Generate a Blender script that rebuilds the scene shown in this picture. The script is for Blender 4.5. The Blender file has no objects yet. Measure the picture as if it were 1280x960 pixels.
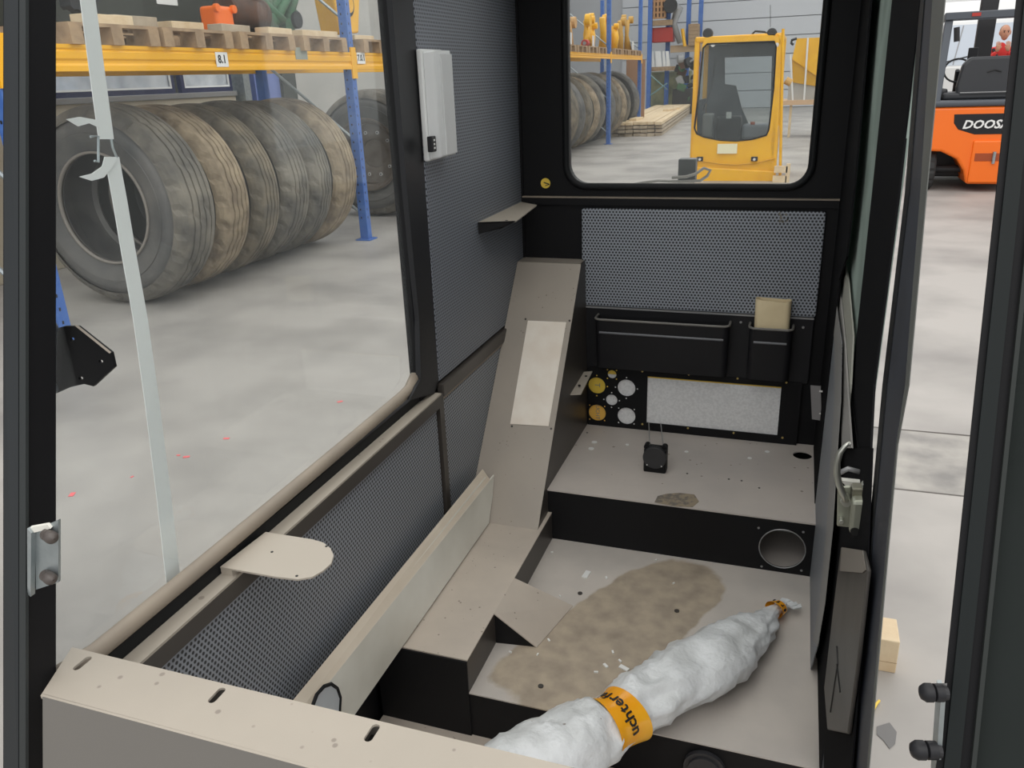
import bpy, bmesh, math, random
from mathutils import Vector, Matrix
from math import sin, cos, pi, radians
random.seed(7)
C = bpy.context.scene.collection
scene = bpy.context.scene

# ---------------------------------------------------------------- camera
CAM = Vector((0, 0, 1.65)); FPX = 1004.5
yaw, pitch, roll = 0.34322641, 0.36416843, -0.0392905
fw = Vector((-sin(yaw)*cos(pitch), cos(yaw)*cos(pitch), -sin(pitch)))
r0 = Vector((cos(yaw), sin(yaw), 0)); u0 = r0.cross(fw)
rt = cos(roll)*r0 + sin(roll)*u0; up = -sin(roll)*r0 + cos(roll)*u0
cd = bpy.data.cameras.new('camera'); cam = bpy.data.objects.new('camera', cd); C.objects.link(cam)
cam.matrix_world = Matrix(((rt.x, up.x, -fw.x, CAM.x), (rt.y, up.y, -fw.y, CAM.y), (rt.z, up.z, -fw.z, CAM.z), (0, 0, 0, 1)))
cd.sensor_width = 36; cd.lens = FPX/1280*36; cd.clip_start = 0.02; cd.clip_end = 200
scene.camera = cam

# ---------------------------------------------------------------- light and exposure
w = bpy.data.worlds.new('world'); scene.world = w; w.use_nodes = True
bg = w.node_tree.nodes['Background']; bg.inputs[0].default_value = (0.97, 0.98, 1.0, 1); bg.inputs[1].default_value = 1.0
def area(name, loc, rot, sx, sy, power, col=(1, 1, 1)):
    l = bpy.data.lights.new(name, 'AREA'); l.shape = 'RECTANGLE'; l.size = sx; l.size_y = sy; l.energy = power; l.color = col
    o = bpy.data.objects.new(name, l); C.objects.link(o); o.location = loc; o.rotation_euler = rot; return o
area('roof_light', (0.5, 4, 7.5), (0, 0, 0), 9, 18, 560, (1, .96, .90))
area('roof_light', (1.5, -5.0, 6.5), (radians(38), 0, 0), 8, 5, 130, (1, .97, .93))
area('roof_light', (-1, 24, 8), (0, 0, 0), 10, 14, 500, (1, .98, .95))
scene.view_settings.view_transform = 'Standard'; scene.view_settings.look = 'None'
scene.view_settings.gamma = 1; scene.view_settings.exposure = 0.08; scene.view_settings.use_curve_mapping = False
scene.cycles.max_bounces = 8; scene.cycles.transparent_max_bounces = 12

# ---------------------------------------------------------------- measured planes (a pixel ray met with a real plane)
def ray(u, v): return rt*((u-640)/FPX) + up*(-(v-480)/FPX) + fw
def GX(u, v, x): d = ray(u, v); return CAM + d*((x-CAM.x)/d.x)
def GY(u, v, y): d = ray(u, v); return CAM + d*((y-CAM.y)/d.y)
def GZ(u, v, z): d = ray(u, v); return CAM + d*((z-CAM.z)/d.z)

# ---------------------------------------------------------------- materials
def mat(name, col, rough=.5, metal=0, spec=.5, noise=None, bump=None, speck=None, emis=None):
    m = bpy.data.materials.new(name); m.use_nodes = True; nt = m.node_tree; N = nt.nodes; L = nt.links
    b = N['Principled BSDF']; b.inputs['Base Color'].default_value = (*col, 1); b.inputs['Roughness'].default_value = rough
    b.inputs['Metallic'].default_value = metal; b.inputs['Specular IOR Level'].default_value = spec
    tc = N.new('ShaderNodeTexCoord'); src = None
    if noise:   # (colour2, scale, lo, hi, detail)
        n = N.new('ShaderNodeTexNoise'); n.inputs['Scale'].default_value = noise[1]; n.inputs['Detail'].default_value = noise[4] if len(noise) > 4 else 5
        L.new(tc.outputs['Object'], n.inputs['Vector'])
        r = N.new('ShaderNodeValToRGB'); r.color_ramp.elements[0].position = noise[2]; r.color_ramp.elements[1].position = noise[3]
        r.color_ramp.elements[0].color = (*col, 1); r.color_ramp.elements[1].color = (*noise[0], 1)
        L.new(n.outputs['Fac'], r.inputs[0]); src = r.outputs[0]
    if speck:   # (colour, scale, threshold)
        n = N.new('ShaderNodeTexVoronoi'); n.inputs['Scale'].default_value = speck[1]; L.new(tc.outputs['Object'], n.inputs['Vector'])
        n2 = N.new('ShaderNodeTexNoise'); n2.inputs['Scale'].default_value = speck[1]*.35; L.new(tc.outputs['Object'], n2.inputs['Vector'])
        ad = N.new('ShaderNodeMath'); ad.operation = 'MULTIPLY_ADD'; ad.inputs[1].default_value = -.6; L.new(n2.outputs['Fac'], ad.inputs[0]); L.new(n.outputs['Distance'], ad.inputs[2])
        r = N.new('ShaderNodeValToRGB'); r.color_ramp.elements[0].position = max(0, speck[2]); r.color_ramp.elements[1].position = speck[2]+.05
        r.color_ramp.elements[0].color = (1, 1, 1, 1); r.color_ramp.elements[1].color = (0, 0, 0, 1)
        ad2 = N.new('ShaderNodeMath'); ad2.operation = 'ADD'; ad2.inputs[1].default_value = .3; L.new(ad.outputs[0], ad2.inputs[0]); L.new(ad2.outputs[0], r.inputs[0])
        mx = N.new('ShaderNodeMix'); mx.data_type = 'RGBA'; L.new(r.outputs[0], mx.inputs[0])
        if src: L.new(src, mx.inputs[6])
        else: mx.inputs[6].default_value = (*col, 1)
        mx.inputs[7].default_value = (*speck[0], 1); src = mx.outputs[2]
    if src: L.new(src, b.inputs['Base Color'])
    if bump:
        n = N.new('ShaderNodeTexNoise'); n.inputs['Scale'].default_value = bump[0]; n.inputs['Detail'].default_value = 4; L.new(tc.outputs['Object'], n.inputs['Vector'])
        bp = N.new('ShaderNodeBump'); bp.inputs['Strength'].default_value = bump[1]; bp.inputs['Distance'].default_value = bump[2] if len(bump) > 2 else .01
        L.new(n.outputs['Fac'], bp.inputs['Height']); L.new(bp.outputs[0], b.inputs['Normal'])
    if emis: b.inputs['Emission Color'].default_value = (*emis[0], 1); b.inputs['Emission Strength'].default_value = emis[1]
    return m

def perf(name, col, dot, pitch, axes, rad=.30):
    """foam skin punched with a staggered pattern of small holes (too fine to model singly)"""
    m = mat(name, col, .48); nt = m.node_tree; N = nt.nodes; L = nt.links; b = N['Principled BSDF']
    tc = N.new('ShaderNodeTexCoord'); sp = N.new('ShaderNodeSeparateXYZ'); L.new(tc.outputs['Object'], sp.inputs[0])
    cb = N.new('ShaderNodeCombineXYZ'); L.new(sp.outputs[axes[0]], cb.inputs[0]); L.new(sp.outputs[axes[1]], cb.inputs[1])
    sc = N.new('ShaderNodeVectorMath'); sc.operation = 'DIVIDE'; sc.inputs[1].default_value = (pitch, pitch*1.732, 1); L.new(cb.outputs[0], sc.inputs[0])
    outs = []
    for off in (0, .5):
        a = N.new('ShaderNodeVectorMath'); a.operation = 'ADD'; a.inputs[1].default_value = (off+50, off+50, 0); L.new(sc.outputs[0], a.inputs[0])
        f = N.new('ShaderNodeVectorMath'); f.operation = 'FRACTION'; L.new(a.outputs[0], f.inputs[0])
        s = N.new('ShaderNodeVectorMath'); s.operation = 'SUBTRACT'; s.inputs[1].default_value = (.5, .5, 0); L.new(f.outputs[0], s.inputs[0])
        k = N.new('ShaderNodeVectorMath'); k.operation = 'MULTIPLY'; k.inputs[1].default_value = (1, 1.732, 0); L.new(s.outputs[0], k.inputs[0])
        l = N.new('ShaderNodeVectorMath'); l.operation = 'LENGTH'; L.new(k.outputs[0], l.inputs[0]); outs.append(l.outputs['Value'])
    mn = N.new('ShaderNodeMath'); mn.operation = 'MINIMUM'; L.new(outs[0], mn.inputs[0]); L.new(outs[1], mn.inputs[1])
    r = N.new('ShaderNodeValToRGB'); r.color_ramp.elements[0].position = rad-.05; r.color_ramp.elements[1].position = rad+.05
    r.color_ramp.elements[0].color = (*dot, 1); r.color_ramp.elements[1].color = (*col, 1); L.new(mn.outputs[0], r.inputs[0])
    L.new(r.outputs[0], b.inputs['Base Color'])
    return m

def glassmat(name, tint, dust, dustcol=(.8, .82, .82), gloss=.06):
    m = bpy.data.materials.new(name); m.use_nodes = True; nt = m.node_tree; N = nt.nodes; L = nt.links; N.clear()
    out = N.new('ShaderNodeOutputMaterial'); t = N.new('ShaderNodeBsdfTransparent'); t.inputs[0].default_value = (*tint, 1)
    g = N.new('ShaderNodeBsdfGlossy'); g.inputs['Roughness'].default_value = .03; d = N.new('ShaderNodeBsdfDiffuse'); d.inputs[0].default_value = (*dustcol, 1)
    fr = N.new('ShaderNodeFresnel'); fr.inputs[0].default_value = 1.35
    m1 = N.new('ShaderNodeMixShader'); mm = N.new('ShaderNodeMath'); mm.operation = 'MULTIPLY'; mm.inputs[1].default_value = gloss/.06*.7
    L.new(fr.outputs[0], mm.inputs[0]); L.new(mm.outputs[0], m1.inputs[0]); L.new(t.outputs[0], m1.inputs[1]); L.new(g.outputs[0], m1.inputs[2])
    m2 = N.new('ShaderNodeMixShader'); n = N.new('ShaderNodeTexNoise'); n.inputs['Scale'].default_value = 3.5; tc = N.new('ShaderNodeTexCoord'); L.new(tc.outputs['Object'], n.inputs['Vector'])
    mr = N.new('ShaderNodeMapRange'); mr.inputs['From Min'].default_value = .3; mr.inputs['From Max'].default_value = .75; mr.inputs['To Min'].default_value = dust*.6; mr.inputs['To Max'].default_value = dust*1.3
    L.new(n.outputs['Fac'], mr.inputs['Value']); L.new(mr.outputs[0], m2.inputs[0]); L.new(m1.outputs[0], m2.inputs[1]); L.new(d.outputs[0], m2.inputs[2])
    L.new(m2.outputs[0], out.inputs['Surface']); return m

BLK = mat('black_paint', (.009, .009, .010), .5, spec=.18, bump=(900, .08, .001))
BLK2 = mat('black_plastic', (.014, .014, .016), .42, spec=.3, bump=(1400, .12, .001))
RUB = mat('rubber_seal', (.010, .011, .012), .5, spec=.2)
DARKP = mat('dark_brown_paint', (.055, .048, .042), .40)
DUST = mat('dusty_painted_steel', (.56, .49, .415), .62, noise=((.45, .395, .34), 6, .35, .75), bump=(500, .1, .001), speck=((.25, .21, .17), 60, .035))
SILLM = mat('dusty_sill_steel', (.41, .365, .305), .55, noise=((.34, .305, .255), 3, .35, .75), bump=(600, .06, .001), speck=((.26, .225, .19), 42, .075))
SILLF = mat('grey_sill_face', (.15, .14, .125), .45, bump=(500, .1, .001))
CONS = mat('satin_brown_steel', (.37, .325, .275), .42, noise=((.32, .285, .245), 5, .35, .75), bump=(800, .08, .001), speck=((.2, .17, .14), 70, .02))
CREAM = mat('cream_plastic', (.80, .79, .72), .4, noise=((.56, .535, .46), 2.5, .4, .7))
CREAMD = mat('cream_plastic_dusty', (.58, .50, .40), .6, noise=((.64, .565, .46), 9, .35, .75))
SEALD = mat('dusty_seal', (.30, .25, .195), .55, noise=((.22, .185, .15), 8, .35, .75))
PANR = perf('perforated_foam_rear', (.31, .335, .375), (.02, .02, .025), .0096, (0, 2), .31)
PANL = perf('perforated_foam_side', (.28, .30, .33), (.025, .027, .03), .0092, (1, 2), .31)
PANU = perf('perforated_foam_upper', (.20, .215, .245), (.03, .033, .04), .0085, (1, 2), .28)
RIB = mat('grey_rib_edge', (.30, .29, .275), .5)
GRY = mat('grey_metal', (.30, .30, .30), .4, .3)
GALV = mat('galvanised_steel', (.40, .44, .45), .38, .7, noise=((.30, .34, .35), 30, .4, .7))
ZINC = mat('zinc_handle', (.55, .56, .50), .28, .8)
LATCHM = mat('olive_zinc', (.36, .37, .30), .35, .5)
ALU = mat('bare_aluminium', (.62, .60, .58), .55, .1, noise=((.70, .68, .66), 120, .4, .6))
BRUSH = mat('pale_brushed_plate', (.78, .69, .59), .5, noise=((.86, .80, .71), 14, .35, .7))
GUMR = mat('brown_rubber_stop', (.075, .062, .055), .42)
BEIGE = mat('beige_bracket', (.45, .40, .335), .55)
YEL = mat('yellow_paint', (.86, .46, .012), .35, noise=((.76, .38, .01), 4, .4, .75))
YELR = mat('yellow_rack_paint', (.86, .43, .004), .34)
BLUE = mat('blue_rack_paint', (.045, .13, .42), .4, noise=((.07, .17, .46), 12, .4, .7))
DKBL = mat('navy_frame', (.012, .02, .09), .35)
PBLUE = mat('periwinkle_panel', (.16, .22, .52), .5)
ORG = mat('orange_paint', (.92, .17, .008), .28)
REDC = mat('red_paint', (.42, .03, .02), .5)
WOODP = mat('pallet_wood', (.42, .29, .17), .8, noise=((.28, .19, .115), 14, .35, .7), bump=(40, .3, .01))
WOODL = mat('light_wood', (.74, .60, .40), .75, noise=((.62, .46, .28), 9, .35, .7), bump=(40, .2, .01))
WOODG = mat('sawn_grey_wood', (.52, .43, .32), .85, noise=((.34, .28, .20), 5, .35, .7), bump=(25, .3, .01))
RUBT = mat('tyre_sidewall', (.075, .076, .076), .55, noise=((.18, .17, .155), 3, .35, .75), bump=(30, .15, .01))
TRD1 = mat('tyre_tread_grey', (.085, .08, .072), .75, noise=((.25, .225, .18), 4, .35, .75), bump=(24, .4, .02))
TRD2 = mat('tyre_tread_brown', (.17, .13, .09), .85, noise=((.42, .34, .23), 6, .35, .75), bump=(24, .5, .02))
TRD3 = mat('tyre_tread_olive', (.10, .09, .072), .8, noise=((.26, .215, .155), 5, .35, .75), bump=(24, .4, .02))
RIMM = mat('dirty_steel_rim', (.22, .19, .16), .5, .5, noise=((.13, .10, .08), 6, .35, .75))
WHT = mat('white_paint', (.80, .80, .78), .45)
WHT2 = mat('off_white_plastic', (.80, .81, .80), .4)
RUBD = mat('gap_shade_sidewall', (.045, .045, .045), .65)  # darker rubber copy, puts the shade between tyres into the sidewall colour
LGREY = mat('pale_grey_wall', (.42, .41, .38), .6, noise=((.50, .48, .44), 2, .35, .75))
CREAMW = mat('cream_wall', (.60, .54, .42), .6)
DARKW = mat('dark_hall_wall', (.035, .036, .032), .8)
GREENM = mat('green_machine_paint', (.035, .13, .055), .5, noise=((.06, .08, .05), 9, .4, .7))
RUSTM = mat('rusty_steel', (.10, .045, .025), .8, noise=((.05, .03, .022), 12, .35, .7))
IRON = mat('dark_oily_iron', (.03, .03, .032), .5, .4)
TARP = mat('dark_olive_sheet', (.030, .034, .026), .7)
SLATE = mat('slate_grey_steel', (.075, .085, .10), .42, .2)
SEATM = mat('grey_vinyl_seat', (.028, .030, .034), .45)
FELT = mat('grey_felt_board', (.72, .72, .72), .75, noise=((.82, .82, .82), 150, .4, .6))
YSTK = mat('yellow_sticker', (.85, .60, .08), .45)
OSTK = mat('orange_yellow_sticker', (.90, .52, .10), .45)
INK = mat('black_ink', (.012, .012, .012), .5)
CARD = mat('tan_cardboard', (.84, .70, .45), .7, noise=((.76, .62, .38), 12, .4, .7))
CONC = mat('hall_concrete', (.40, .378, .35), .5, spec=.3, noise=((.235, .222, .208), 1.1, .40, .72, 12), bump=(6, .05, .01))
JOINT = mat('floor_joint', (.10, .09, .08), .9)
STAINM = mat('damp_concrete', (.16, .155, .15), .5)
SKINM = mat('skin', (.55, .27, .17), .5)
REDW = mat('red_workwear', (.62, .03, .025), .7)
TROU = mat('blue_trousers', (.03, .06, .28), .8)
GLS = glassmat('side_glass', (.97, .985, .98), .035, gloss=.008)
GLSR = glassmat('rear_glass', (.97, .98, .97), .05, gloss=.02)
GLSG = glassmat('green_tinted_glass', (.20, .26, .23), .95, (.34, .41, .37), .0)
BLKM = mat('matt_black_paint', (.010, .010, .011), .85, spec=.03)
GLSK = glassmat('smoked_glass', (.10, .12, .11), .6, (.045, .052, .05), .02)
GLSD = glassmat('dark_cab_glass', (.55, .6, .6), .12, (.35, .4, .42))
GLSP = glassmat('pale_glass', (.9, .94, 1), .6, (.95, .98, 1), .02)
LENS = mat('ribbed_clear_lens', (.66, .67, .67), .22)

def floor_mat():
    """dusty cab floor with a tan patch of dried sand: the patch lies on the plate and has its own outline"""
    m = mat('dusty_cab_floor', (.47, .425, .38), .55, bump=(500, .12, .001)); nt = m.node_tree; N = nt.nodes; L = nt.links; b = N['Principled BSDF']
    tc = N.new('ShaderNodeTexCoord')
    n1 = N.new('ShaderNodeTexNoise'); n1.inputs['Scale'].default_value = 5; n1.inputs['Detail'].default_value = 6; L.new(tc.outputs['Object'], n1.inputs['Vector'])
    base = N.new('ShaderNodeValToRGB'); e = base.color_ramp.elements; e[0].position = .35; e[1].position = .72; e[0].color = (.58, .53, .48, 1); e[1].color = (.43, .40, .37, 1); L.new(n1.outputs['Fac'], base.inputs[0])
    mp = N.new('ShaderNodeMapping'); mp.vector_type = 'POINT'; L.new(tc.outputs['Object'], mp.inputs[0])
    # patch frame: centre (-.30,1.52), long axis along about 62 degrees
    s = N.new('ShaderNodeVectorMath'); s.operation = 'SUBTRACT'; s.inputs[1].default_value = (-.305, 1.515, 0); L.new(tc.outputs['Object'], s.inputs[0])
    rr = N.new('ShaderNodeVectorRotate'); rr.rotation_type = 'Z_AXIS'; rr.inputs['Angle'].default_value = radians(-62); L.new(s.outputs[0], rr.inputs['Vector'])
    dv = N.new('ShaderNodeVectorMath'); dv.operation = 'DIVIDE'; dv.inputs[1].default_value = (.33, .125, 1000); L.new(rr.outputs[0], dv.inputs[0])
    pw = N.new('ShaderNodeVectorMath'); pw.operation = 'MULTIPLY'; L.new(dv.outputs[0], pw.inputs[0]); L.new(dv.outputs[0], pw.inputs[1])
    ln = N.new('ShaderNodeVectorMath'); ln.operation = 'LENGTH'; L.new(pw.outputs[0], ln.inputs[0])
    n2 = N.new('ShaderNodeTexNoise'); n2.inputs['Scale'].default_value = 9; n2.inputs['Detail'].default_value = 5; L.new(tc.outputs['Object'], n2.inputs['Vector'])
    ma = N.new('ShaderNodeMath'); ma.operation = 'MULTIPLY_ADD'; ma.inputs[1].default_value = .7; L.new(n2.outputs['Fac'], ma.inputs[0]); L.new(ln.outputs['Value'], ma.inputs[2])
    rp = N.new('ShaderNodeValToRGB'); e = rp.color_ramp.elements; e[0].position = .98; e[1].position = 1.16
    e[0].position = .93; e[1].position = 1.0
    ms = N.new('ShaderNodeMath'); ms.operation = 'MULTIPLY'; ms.inputs[1].default_value = .72; L.new(ma.outputs[0], ms.inputs[0]); L.new(ms.outputs[0], rp.inputs[0])
    e[0].color = (1, 1, 1, 1); e[1].color = (0, 0, 0, 1)
    n3 = N.new('ShaderNodeTexNoise'); n3.inputs['Scale'].default_value = 22; n3.inputs['Detail'].default_value = 6; L.new(tc.outputs['Object'], n3.inputs['Vector'])
    sand = N.new('ShaderNodeValToRGB'); e = sand.color_ramp.elements; e[0].position = .35; e[1].position = .75; e[0].color = (.45, .375, .285, 1); e[1].color = (.30, .25, .195, 1); L.new(n3.outputs['Fac'], sand.inputs[0])
    mx = N.new('ShaderNodeMix'); mx.data_type = 'RGBA'; L.new(rp.outputs[0], mx.inputs[0]); L.new(base.outputs[0], mx.inputs[6]); L.new(sand.outputs[0], mx.inputs[7])
    L.new(mx.outputs[2], b.inputs['Base Color']); return m
FLOORM = floor_mat()

# ---------------------------------------------------------------- mesh helpers
class MB:
    def __init__(s): s.bm = bmesh.new()
    def poly(s, pts):
        vs = [s.bm.verts.new(p) for p in pts]; return s.bm.faces.new(vs)
    def hexa(s, a, b):      # two matching quads
        va = [s.bm.verts.new(p) for p in a]; vb = [s.bm.verts.new(p) for p in b]; n = len(va)
        s.bm.faces.new(va); s.bm.faces.new(vb[::-1])
        for i in range(n): s.bm.faces.new((va[i], vb[i], vb[(i+1) % n], va[(i+1) % n]))
        return s
    def prism(s, pts, off):
        off = Vector(off); return s.hexa([Vector(p) for p in pts], [Vector(p)+off for p in pts])
    def box(s, a, b, rz=0, piv=None):
        x0, y0, z0 = a; x1, y1, z1 = b
        p = [Vector(q) for q in ((x0, y0, z0), (x1, y0, z0), (x1, y1, z0), (x0, y1, z0), (x0, y0, z1), (x1, y0, z1), (x1, y1, z1), (x0, y1, z1))]
        if rz:
            c = Vector(piv) if piv else sum(p, Vector())/8; M = Matrix.Rotation(rz, 3, 'Z'); p = [M@(q-c)+c for q in p]
        return s.hexa(p[:4], p[4:])
    def cbox(s, c, d, rot=None):
        M = rot or Matrix.Identity(3); c = Vector(c)
        q = [M@Vector((sx*d[0]/2, sy*d[1]/2, sz*d[2]/2))+c for sz in (-1, 1) for sx, sy in ((-1, -1), (1, -1), (1, 1), (-1, 1))]
        return s.hexa(q[:4], q[4:])
    def tube(s, path, r, n=8, closed=False, cap=True):
        P = [Vector(p) for p in path]; m = len(P); R = r if isinstance(r, (list, tuple)) else [r]*m; rings = []; prev = None
        for i in range(m):
            a = P[(i-1) % m] if (closed or i > 0) else P[i]; b = P[(i+1) % m] if (closed or i < m-1) else P[i]
            t = (b-a).normalized()
            if prev is None: nrm = t.orthogonal().normalized()
            else:
                nrm = prev - t*prev.dot(t); nrm = nrm.normalized() if nrm.length > 1e-6 else t.orthogonal().normalized()
            prev = nrm; bn = t.cross(nrm)
            rings.append([s.bm.verts.new(P[i]+(nrm*cos(2*pi*k/n)+bn*sin(2*pi*k/n))*R[i]) for k in range(n)])
        for i in range(m if closed else m-1):
            A = rings[i]; B = rings[(i+1) % m]
            for k in range(n): s.bm.faces.new((A[k], A[(k+1) % n], B[(k+1) % n], B[k]))
        if cap and not closed:
            s.bm.faces.new(rings[0][::-1]); s.bm.faces.new(rings[-1])
        return s
    def cyl(s, a, b, r, n=16, r2=None): return s.tube([a, b], [r, r if r2 is None else r2], n)
    def plate(s, outer, holes, off):
        """flat plate with real holes; outer and holes are 3D loops, off the thickness vector"""
        bm = s.bm; off = Vector(off); es = []; loops = []
        for lp in [outer]+list(holes):
            vs = [bm.verts.new(p) for p in lp]; loops.append(vs)
            for i in range(len(vs)): es.append(bm.edges.new((vs[i], vs[(i+1) % len(vs)])))
        r = bmesh.ops.triangle_fill(bm, edges=es, use_beauty=True, use_dissolve=False)
        fs = [g for g in r['geom'] if isinstance(g, bmesh.types.BMFace)]
        mp = {}
        for lp in loops:
            for v in lp: mp[v] = bm.verts.new(v.co+off)
        for f in fs: bm.faces.new([mp[v] for v in f.verts][::-1])
        for lp in loops:
            for i in range(len(lp)):
                a, b = lp[i], lp[(i+1) % len(lp)]; bm.faces.new((a, b, mp[b], mp[a]))
        return s
    def lathe(s, prof, cen, ax, n=48, mod=None, closed=False):
        """prof: list of (radius, along); ax: unit axis"""
        ax = Vector(ax).normalized(); e1 = ax.orthogonal().normalized() if abs(ax.z) > .9 else ax.cross(Vector((0, 0, 1))).normalized(); e2 = ax.cross(e1); cen = Vector(cen); rings = []
        for i in range(n):
            a = 2*pi*i/n; row = []
            for j, (r, h) in enumerate(prof):
                if mod: r, h = mod(i, j, r, h)
                row.append(s.bm.verts.new(cen+(e1*cos(a)+e2*sin(a))*r+ax*h))
            rings.append(row)
        m = len(prof)
        for i in range(n):
            A = rings[i]; B = rings[(i+1) % n]
            for j in range(m if closed else m-1):
                k = (j+1) % m; s.bm.faces.new((A[j], A[k], B[k], B[j]))
        return s
    def ball(s, c, r, sc=(1, 1, 1), sub=2):
        M = Matrix.Translation(Vector(c)) @ Matrix.Diagonal((*sc, 1)); bmesh.ops.create_icosphere(s.bm, subdivisions=sub, radius=r, matrix=M); return s
    def build(s, name, m, parent=None, smooth=False, bevel=0, seg=2, auto=None):
        bmesh.ops.recalc_face_normals(s.bm, faces=s.bm.faces)
        if parent is not None:
            q = Vector((0, 0, 0)); p = parent
            while p is not None: q += p.location; p = p.parent
            bmesh.ops.translate(s.bm, verts=s.bm.verts, vec=-q)
        me = bpy.data.meshes.new(name); s.bm.to_mesh(me); s.bm.free()
        me.materials.append(m)
        if smooth:
            for p in me.polygons: p.use_smooth = True
        o = bpy.data.objects.new(name, me); C.objects.link(o)
        if smooth and auto: 
            md = o.modifiers.new('edge', 'EDGE_SPLIT'); md.split_angle = radians(auto)
        if bevel:
            b = o.modifiers.new('bevel', 'BEVEL'); b.width = bevel; b.segments = seg; b.limit_method = 'ANGLE'; b.angle_limit = radians(35)
        if parent is not None: o.parent = parent
        return o
def tag(o, label=None, cat=None, group=None, kind=None):
    if label: o['label'] = label
    if cat: o['category'] = cat
    if group: o['group'] = group
    if kind: o['kind'] = kind
    return o
def thing(name, loc, label, cat, group=None):
    o = bpy.data.objects.new(name, None); C.objects.link(o); o.location = loc; o.empty_display_size = .05
    return tag(o, label, cat, group)
def struct(o): o['kind'] = 'structure'; return o
def kids(o): return [c for c in bpy.data.objects if c.parent is o]
def copy_tree(o, parent=None):
    c = o.copy(); C.objects.link(c); c.parent = parent
    for ch in kids(o): copy_tree(ch, c)
    return c
def circ(cx, cy, r, n=20, f=None, ry=None):
    ry = ry or r; return [f(cx+r*cos(2*pi*i/n), cy+ry*sin(2*pi*i/n)) for i in range(n)]
def rrect(x0, y0, x1, y1, r, n=6):
    out = []
    for cx, cy, a in ((x1-r, y1-r, 0), (x0+r, y1-r, 90), (x0+r, y0+r, 180), (x1-r, y0+r, 270)):
        for i in range(n+1): t = radians(a+90*i/n); out.append((cx+r*cos(t), cy+r*sin(t)))
    return out
def text(s, size, M, m, name='lettering', parent=None, ext=.001, bold=0, shear=0, sx=1):
    cu = bpy.data.curves.new(name, 'FONT'); cu.body = s; cu.size = size; cu.extrude = ext; cu.align_x = 'CENTER'; cu.align_y = 'CENTER'; cu.offset = bold; cu.shear = shear; cu.resolution_u = 2
    t = bpy.data.objects.new('tmp', cu); C.objects.link(t); dg = bpy.context.evaluated_depsgraph_get(); me = bpy.data.meshes.new_from_object(t.evaluated_get(dg)); bpy.data.objects.remove(t)
    me.transform(Matrix.Diagonal((sx, 1, 1, 1))); me.transform(M)
    if parent is not None:
        q = Vector((0, 0, 0)); p = parent
        while p is not None: q += p.location; p = p.parent
        me.transform(Matrix.Translation(-q))
    me.materials.clear(); me.materials.append(m); o = bpy.data.objects.new(name, me); C.objects.link(o)
    if parent is not None: o.parent = parent
    return o
def frame(o, X, Y):   # matrix placing local XY plane at o with axes X, Y
    X = Vector(X).normalized(); Y = Vector(Y).normalized(); Z = X.cross(Y); Y = Z.cross(X).normalized(); o = Vector(o)
    return Matrix(((X.x, Y.x, Z.x, o.x), (X.y, Y.y, Z.y, o.y), (X.z, Y.z, Z.z, o.z), (0, 0, 0, 1)))

# ================================================================ HALL: setting
m = MB(); m.box((-14, -6, -.2), (12, 40, 0)); hf = struct(m.build('hall_floor', CONC))
def joint(x0, x1, y, ww=.012):
    m = MB(); n = 14; a = []; b = []
    for i in range(n+1):
        x = x0+(x1-x0)*i/n; yy = y+random.uniform(-.006, .006); a.append((x, yy-ww/2, .0015)); b.append((x, yy+ww/2, .0015))
    m.poly(a+b[::-1]); return struct(m.build('floor_joint', JOINT, hf))
joint(.15, 6, 3.93); joint(.15, 6, 3.29, .006)
m = MB(); m.box((.15, 3.30, .0002), (6, 3.92, .001)); struct(m.build('floor_strip', mat('weathered_concrete', (.37, .35, .315), .6, noise=((.20, .19, .178), 5, .38, .66, 12)), hf))
m = MB(); m.poly([GZ(u, v, .002) for u, v in ((1096, 908), (1112, 903), (1121, 915), (1119, 930), (1112, 936), (1104, 925), (1096, 918))])
tag(m.build('floor_stain', STAINM), 'dark damp blotch on the concrete below the wood block', 'stain')
WY = 39
m = MB()
for u, v, s_ in ((90, 618, .035), (233, 571, .03), (223, 569, .018), (283, 548, .03), (425, 502, .03), (165, 596, .015), (206, 580, .015)):
    p = GZ(u, v, .0015); m.cbox(p, (s_, s_*.6, .002), Matrix.Rotation(u, 3, 'Z'))
tag(m.build('paint_specks', mat('pink_red_specks', (.80, .16, .17), .6)), 'small pinkish red paint specks on the hall floor left of the cab', 'specks', kind='stuff')
# far sectional door wall, panel by panel
m = MB(); m.box((-14, WY+.1, 0), (12, WY+.3, 8)); fw_ = struct(m.build('wall_far', mat('far_wall_core', (.45, .46, .48), .6)))
PANW = mat('sectional_panel', (.60, .615, .64), .5)
z = .02
while z < 7.8:
    m = MB(); m.box((-8.0, WY, z), (5.5, WY+.1, z+.69)); struct(m.build('wall_panel', PANW, fw_))
    for q in range(1, 4):
        pass
    z += .725
m = MB(); m.box((-13.9, -6, 0), (-13.6, 40, 8)); struct(m.build('wall_side', DARKW))

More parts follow.
